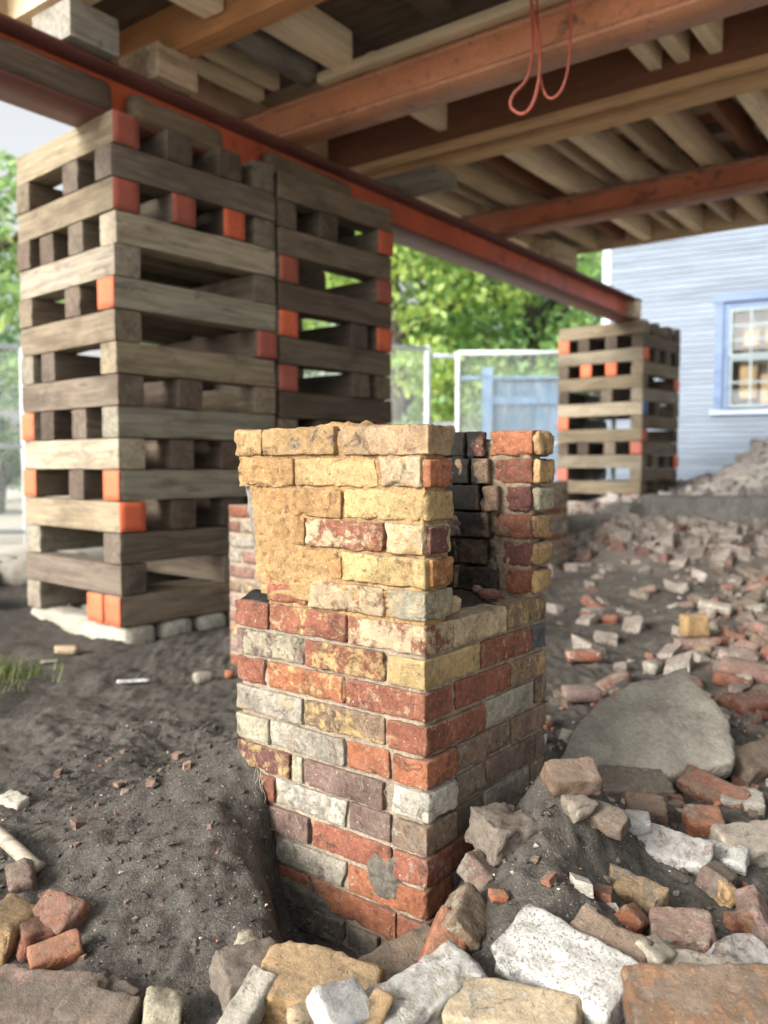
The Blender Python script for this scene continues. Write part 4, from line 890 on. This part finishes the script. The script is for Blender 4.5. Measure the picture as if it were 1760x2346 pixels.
# grey foundation blocks in the rubble band
for i, (x, y, sx, sy, sz, rz, lab) in enumerate(((2.82, 7.35, 1.0, .42, .27, -.05, 'large grey foundation stone in the far rubble, right of the distant crib'), (1.72, 7.3, .62, .4, .2, .1, 'smaller grey foundation stone in the far rubble, left of the large one'), (2.35, 7.7, .5, .4, .16, .3, 'flat pale grey stone lying behind the large foundation stone'))):
    o = obj('foundation_stone', rough_block('foundation_stone', (sx, sy, sz), i+70, seg=(12, 6, 5), rad=.03, rough=.012, freq=7, chips=3, chipd=.88), M['greystone'], None, (x, y, gz(x, y)+sz*.32), (0, 0, rz)); tag(o, lab, 'stone')
for i in range(14):
    x = rnd.uniform(2.0, 5.2); y = rnd.uniform(7.2, 8.8); sz = rnd.uniform(.14, .34)
    o = obj('rubble_stone', rock_mesh('rubble_stone', (sz*1.5, sz*1.1, sz*.8), i+20, 2, 6), M['stone'] if i % 2 else M['brick'], None, (x, y, gz(x, y)+sz*.15), (0, 0, rnd.uniform(0, 6)))
    bprops(o, 'white', 'pink', .4, .1, .2); tag(o, 'pale rubble stone in the heap beside the distant crib', 'stone', 'pale stones heaped by the distant crib')
# heap of grey stones and logs at the left edge
for i in range(11):
    x = rnd.uniform(-3.0, -2.2); y = rnd.uniform(4.6, 6.4); sz = rnd.uniform(.16, .4)
    o = obj('grey_rock', rock_mesh('grey_rock', (sz*1.4, sz*1.1, sz*.8), i+40, 2, 6), M['stone'], None, (x, y, gz(x, y)+sz*.2), (0, 0, rnd.uniform(0, 6)))
    tag(o, 'grey rock in the heap at the left edge behind the nearest crib', 'rock', 'grey rocks at the left edge')

# ------------------------------------------------------------------ pale blue clapboard house behind
HA = R(62)                                     # the wall runs off to the left
hd = np.array([math.sin(HA), -math.cos(HA), 0]); hn = np.array([-math.cos(HA), -math.sin(HA), 0])
HP = np.array([3.74, 13.86, 0])                 # left end of what shows
house = empty('clapboard_house', tuple(HP), (0, 0, math.atan2(hd[1], hd[0])))
tag(house, 'neighbouring pale blue clapboard house with a white-muntined sash window', 'house')
BH = (.165, .205, .262)
EXP = .0838; WX0, WX1, WZ0, WZ1 = 1.70, 2.80, 1.74, 3.40
_cl = {}
def clap(x0, x1, z):
    key = round(x1-x0, 3)
    if key not in _cl:
        L = x1-x0; me = mesh_from('clapboard', [(0, -.026, 0), (L, -.026, 0), (L, -.006, EXP+.012), (0, -.006, EXP+.012), (0, .004, 0), (L, .004, 0), (L, .004, EXP+.012), (0, .004, EXP+.012)], [(0,1,2,3),(0,4,5,1),(1,5,6,2),(3,2,6,7),(0,3,7,4),(5,4,7,6)])
        me.materials.append(M['clap']); _cl[key] = me
    o = obj('clapboard', _cl[key], None, house, (x0, 0, z)); v = rnd.uniform(.95, 1.05); o['col'] = tuple(q*v for q in BH)
for i in range(74):
    z = -.1+i*EXP
    if z+EXP > WZ0 and z < WZ1: clap(-.02, WX0, z); clap(WX1, 6.0, z)
    else: clap(-.02, 6.0, z)
obj('wall', boxmesh('wall', (-.03, .02, -.2), (WX0, .14, 6.2)), M['clap'], house, col=BH)
obj('wall', boxmesh('wall', (WX1, .02, -.2), (6.0, .14, 6.2)), M['clap'], house, col=BH)
obj('wall', boxmesh('wall', (WX0+.0005, .02, -.2), (WX1-.0005, .14, WZ0)), M['clap'], house, col=BH)
obj('wall', boxmesh('wall', (WX0+.0005, .02, WZ1), (WX1-.0005, .14, 6.2)), M['clap'], house, col=BH)
obj('wall', boxmesh('wall', (-.03, .1405, -.2), (.1, 6.0, 6.2)), M['clap'], house, col=BH)
obj('corner_board', boxmesh('corner_board', (-.15, -.03, -.1), (-.0205, .14, 6.2)), M['clap'], house, col=(.50, .62, .74))
CB = (.12, .175, .30)
win = obj('window', boxmesh('window', (WX0+.02, .0, WZ0+.02), (WX0+.1, .07, WZ1-.02)), M['clap'], house, col=CB)
def wp(name, lo, hi, col, mat='clap'):
    o = obj(name, boxmesh(name, lo, hi), M[mat], win); o['col'] = col; return o
wp('casing', (WX1-.1, .0, WZ0+.02), (WX1-.02, .07, WZ1-.02), CB)
wp('casing', (WX0-.10, -.035, WZ0), (WX0+.0195, .06, WZ1), CB); wp('casing', (WX1-.0195, -.035, WZ0), (WX1+.10, .06, WZ1), CB)
wp('head_casing', (WX0-.13, -.05, WZ1+.0005), (WX1+.13, .06, WZ1+.13), CB); wp('sill', (WX0-.15, -.075, WZ0-.07), (WX1+.15, .06, WZ0-.0005), (.48, .57, .78))
wp('head_rail', (WX0+.1005, .0, WZ1-.10), (WX1-.1005, .07, WZ1-.02), CB)
SG = (.24, .30, .32); gx0, gx1 = WX0+.105, WX1-.105; gw = gx1-gx0; mid = (WZ0+WZ1)/2-.02
for s, (z0, z1, yy) in enumerate(((WZ0+.04, mid, .03), (mid+.0005, WZ1-.105, .0))):
    wp('sash_rail', (gx0, yy, z0), (gx1, yy+.03, z0+.05), SG); wp('sash_rail', (gx0, yy, z1-.045), (gx1, yy+.03, z1), SG)
    wp('sash_stile', (gx0, yy, z0+.0505), (gx0+.045, yy+.03, z1-.0455), SG); wp('sash_stile', (gx1-.045, yy, z0+.0505), (gx1, yy+.03, z1-.0455), SG)
    nc, nr = 3, 3 if s else 2
    a0, a1, b0, b1 = gx0+.0455, gx1-.0455, z0+.0505, z1-.0455
    for i in range(1, nc): wp('muntin', (a0+(a1-a0)*i/nc-.014, yy+.003, b0), (a0+(a1-a0)*i/nc+.014, yy+.026, b1), SG)
    for j in range(1, nr): wp('muntin', (a0, yy+.004, b0+(b1-b0)*j/nr-.014), (a1, yy+.025, b0+(b1-b0)*j/nr+.014), SG)
    for i in range(nc):
        for j in range(nr):
            wp('pane', (a0+(a1-a0)*i/nc+.0145, yy+.012, b0+(b1-b0)*j/nr+.0145), (a0+(a1-a0)*(i+1)/nc-.0145, yy+.016, b0+(b1-b0)*(j+1)/nr-.0145), (1, 1, 1), 'glass')
rb = obj('dark_room_backing', boxmesh('dark_room_backing', (WX0-.2, .34, WZ0-.1), (WX1+.2, .36, WZ1+.1)), M['clap'], house, col=(.10, .085, .065))  # dark board behind the panes, its colour stands for the unlit room
for i, (x, z, w_, h_) in enumerate(((.25, .2, .25, .5), (.55, .1, .3, .45), (.3, 1.0, .22, .25), (.6, 1.05, .16, .2), (.85, .25, .14, .4))):
    obj('stored_box', boxmesh('stored_box', (WX0+x, .22+.01*i, WZ0+z), (WX0+x+w_, .30, WZ0+z+h_)), M['clap'], house, col=(.42, .30, .15))

# ------------------------------------------------------------------ construction fence, blue gate, trees
def fence_panel(p0, p1, ht, label):
    p0 = Vector(p0); p1 = Vector(p1); d = p1-p0; L = d.length
    r = empty('construction_fence', p0, (0, 0, math.atan2(d.y, d.x))); tag(r, label, 'fence', 'temporary chain-link fence panels')
    G = (.62, .68, .69)
    for nm, a, b_ in (('fence_post', (0, 0, 0), (0, 0, ht)), ('fence_post', (L, 0, 0), (L, 0, ht)), ('top_rail', (0, 0, ht), (L, 0, ht)), ('bottom_rail', (0, 0, .15), (L, 0, .15)), ('middle_rail', (0, 0, ht*.5), (L, 0, ht*.5))):
        m = MB(); m.tube([a, b_], .03, 8); obj(nm, m.mesh(nm, True), M['galv'], r, col=G)
    m = MB(); s = .065; H = ht-.18
    k = -H
    while k < L:
        for sg in (1, -1):
            x0, x1 = max(0, k), min(L, k+H)
            z0, z1 = .16+(x0-k), .16+(x1-k)
            if sg < 0: z0, z1 = .16+H-(x0-k), .16+H-(x1-k)
            m.tube([(x0, 0, z0), (x1, 0, z1)], .0022, 3)
        k += s
    o = obj('wire_mesh', m.mesh('wire_mesh'), M['galv'], r, col=G); o['kind'] = 'stuff'
    return r
FY = 10.8
fence_panel((.95, FY, 0), (2.95, FY-.05, 0), 2.33, 'chain-link fence panel in front of the blue gate, seen behind the chimney stump')
fence_panel((-2.3, 9.4, 0), (.55, FY-.15, 0), 2.36, 'chain-link fence panel between the tall cribs and the gate')
m = MB()
m.tube([(.56, FY, 0), (.56, FY, 2.42)], .04, 8); tag(obj('fence_post', m.mesh('fence_post', True), M['galv'], None, col=(.62, .68, .69)), 'grey steel corner post where two fence panels meet', 'fence post')
m = MB(); m.tube([(.565, FY+.03, 2.3), (.945, FY+.03, 2.29)], .03, 8); m.tube([(.565, FY+.03, 1.42), (.945, FY+.03, 1.42)], .03, 8)
tag(obj('fence_rails', m.mesh('fence_rails', True), M['galv'], None, col=(.62, .68, .69)), 'pair of short pale rails closing the gap beside the fence corner post', 'fence rail')
fence_panel((-7.4, 8.6, 0), (-4.0, 9.3, 0), 2.2, 'chain-link fence panel at the far left edge, left of the nearest crib')
gate = empty('wooden_gate', (1.36, 11.45, 0), (0, 0, R(-3))); tag(gate, 'weathered blue board gate with a paler blue frame behind the fence', 'gate')
for i in range(11):
    o = obj('board', boxmesh('board', (i*.118, .03, .05), (i*.118+.112, .055, 2.06+.0*i)), M['blue'], gate); v = rnd.uniform(.8, 1.2); o['col'] = (.12*v, .21*v, .32*v)
for nm, lo, hi in (('gate_post', (-.02, -.03, 0), (.12, .0295, 2.22)), ('gate_post', (1.12, -.03, 0), (1.26, .0295, 2.05)), ('gate_rail', (.1205, -.01, 1.72), (1.1195, .0295, 1.82)), ('gate_rail', (.1205, -.01, .3), (1.1195, .0295, .42)), ('gate_cap', (-.3, -.03, 2.0605), (1.3, .06, 2.10))):
    o = obj(nm, boxmesh(nm, lo, hi), M['blue'], gate); o['col'] = (.15, .27, .44)
bf = empty('board_fence', (.2, 12.4, 0), (0, 0, 0)); tag(bf, 'low weathered board fence left of the blue gate', 'fence')
for i in range(16):
    o = obj('board', boxmesh('board', (i*.14-.6, 0, 0), (i*.14-.475, .03, 1.25+.05*math.sin(i*2.3))), M['wood'], bf); v = rnd.uniform(.7, 1.2); o['col'] = (.50*v, .43*v, .27*v)

def tree(x, y, ht, cr, seed, col, label, n=5200, trunk=True, leaf=.11):
    rs = np.random.RandomState(seed); r = empty('tree', (x, y, 0)); tag(r, label, 'tree', 'trees behind the construction fence')
    m = MB(); m.tube([(0, 0, -.1), (.1, 0, ht*.3), (0, .1, ht*.62), (.1, 0, ht*.92)], [cr*.09, cr*.07, cr*.045, .03], 8)
    tops = []
    for k in range(9):
        a = rs.uniform(0, 6.28); z0 = ht*rs.uniform(.2, .7); rr = cr*rs.uniform(.5, .95)
        tip = (math.cos(a)*rr, math.sin(a)*rr, z0+ht*rs.uniform(.05, .25)); m.tube([(0, 0, z0), (tip[0]*.5, tip[1]*.5, z0+ht*.08), tip], [cr*.035, cr*.025, .015], 5); tops.append(tip)
    obj('trunk', m.mesh('trunk', True), M['bark'], r)
    cl = [(np.array(t), cr*rs.uniform(.28, .5)) for t in tops]
    for k in range(26):
        d = rs.normal(size=3); d /= np.linalg.norm(d); q = d*np.array([cr, cr, ht*.42])*rs.uniform(.45, .95); q[2] += ht*.56; cl.append((q, cr*rs.uniform(.2, .42)))
    ci = rs.randint(0, len(cl), n); C_ = np.array([cl[i][0] for i in ci]); Rr = np.array([cl[i][1] for i in ci])
    D = rs.normal(size=(n, 3)); D /= np.linalg.norm(D, axis=1, keepdims=True)
    P = C_ + D*(Rr*rs.uniform(.3, 1.0, n)**.5)[:, None]*np.array([1, 1, .75])
    P = P[P[:, 2] > .15]; n = len(P); col = (col[0]*1.65, col[1]*1.7, col[2]*3.0)
    A = rs.normal(size=(n, 3)); A /= np.linalg.norm(A, axis=1, keepdims=True); B = np.cross(A, rs.normal(size=(n, 3))); B /= np.linalg.norm(B, axis=1, keepdims=True)
    s = leaf*rs.uniform(.6, 1.2, n)[:, None]
    V = np.stack([P-A*s, P+B*s*.5, P+A*s, P-B*s*.5], 1).reshape(-1, 3); F = np.arange(4*n).reshape(n, 4)
    o = obj('crown', mesh_from('crown', V, F), M['leaf'], r, col=col); return r
TL = ['broad bright green tree behind the fence, left of the blue gate', 'tall light green tree filling the gap above the blue gate', 'dark green tree standing between the two brighter ones', 'yellowish green tree behind the distant crib']
tree(.2, 17.5, 7.5, 2.7, 1, (0.230, 0.320, 0.060), TL[0], 9500)
tree(3.2, 18.5, 8.0, 2.7, 2, (0.170, 0.288, 0.068), TL[1], 9500)
tree(1.8, 22.5, 9.0, 3.2, 3, (0.102, 0.184, 0.051), TL[2], 9500)
tree(5.6, 24.0, 9.0, 3.4, 4, (0.204, 0.272, 0.068), TL[3], 9500)
tree(-3.0, 21.0, 8.5, 3.3, 5, (0.170, 0.264, 0.068), 'green tree seen through the openings of the second crib', 6000)
tree(-7.9, 14.5, 7.4, 2.9, 6, (0.196, 0.296, 0.068), 'light green tree at the left edge beyond the nearest crib', 7000)
tree(-10.5, 19.5, 6.5, 3.4, 7, (0.119, 0.208, 0.060), 'darker green tree farther back at the left edge', 6000)
for k in range(7):
    x = -9.0+k*1.9+rnd.uniform(-.3, .3); y = 14.6 + (.5 if k % 2 else 0)
    tree(x, y, 1.9, .95, 20+k, (0.145, 0.224, 0.068), 'low green bush along the foot of the trees, beyond the fence', 1500, leaf=.09)
    # bushes stand in one row and look alike

# grass tuft at the left edge
gm = MB()
for k in range(420):
    x = -1.66+rnd.gauss(0, .13); y = 3.35+rnd.gauss(0, .12); z = gz(x, y); a = rnd.uniform(0, 6.28); h = rnd.uniform(.03, .10); w = .004
    dx, dy = math.cos(a), math.sin(a); gm.add([(x-dy*w, y+dx*w, z-.005), (x+dy*w, y-dx*w, z-.005), (x+dx*h*.5, y+dy*h*.5, z+h)], [(0, 1, 2)])
obj('grass_tuft', gm.mesh('grass_tuft'), M['leaf'], None, kind='stuff', col=(.13, .18, .05))
print('scattered', cnt, 'objects', len(bpy.data.objects))
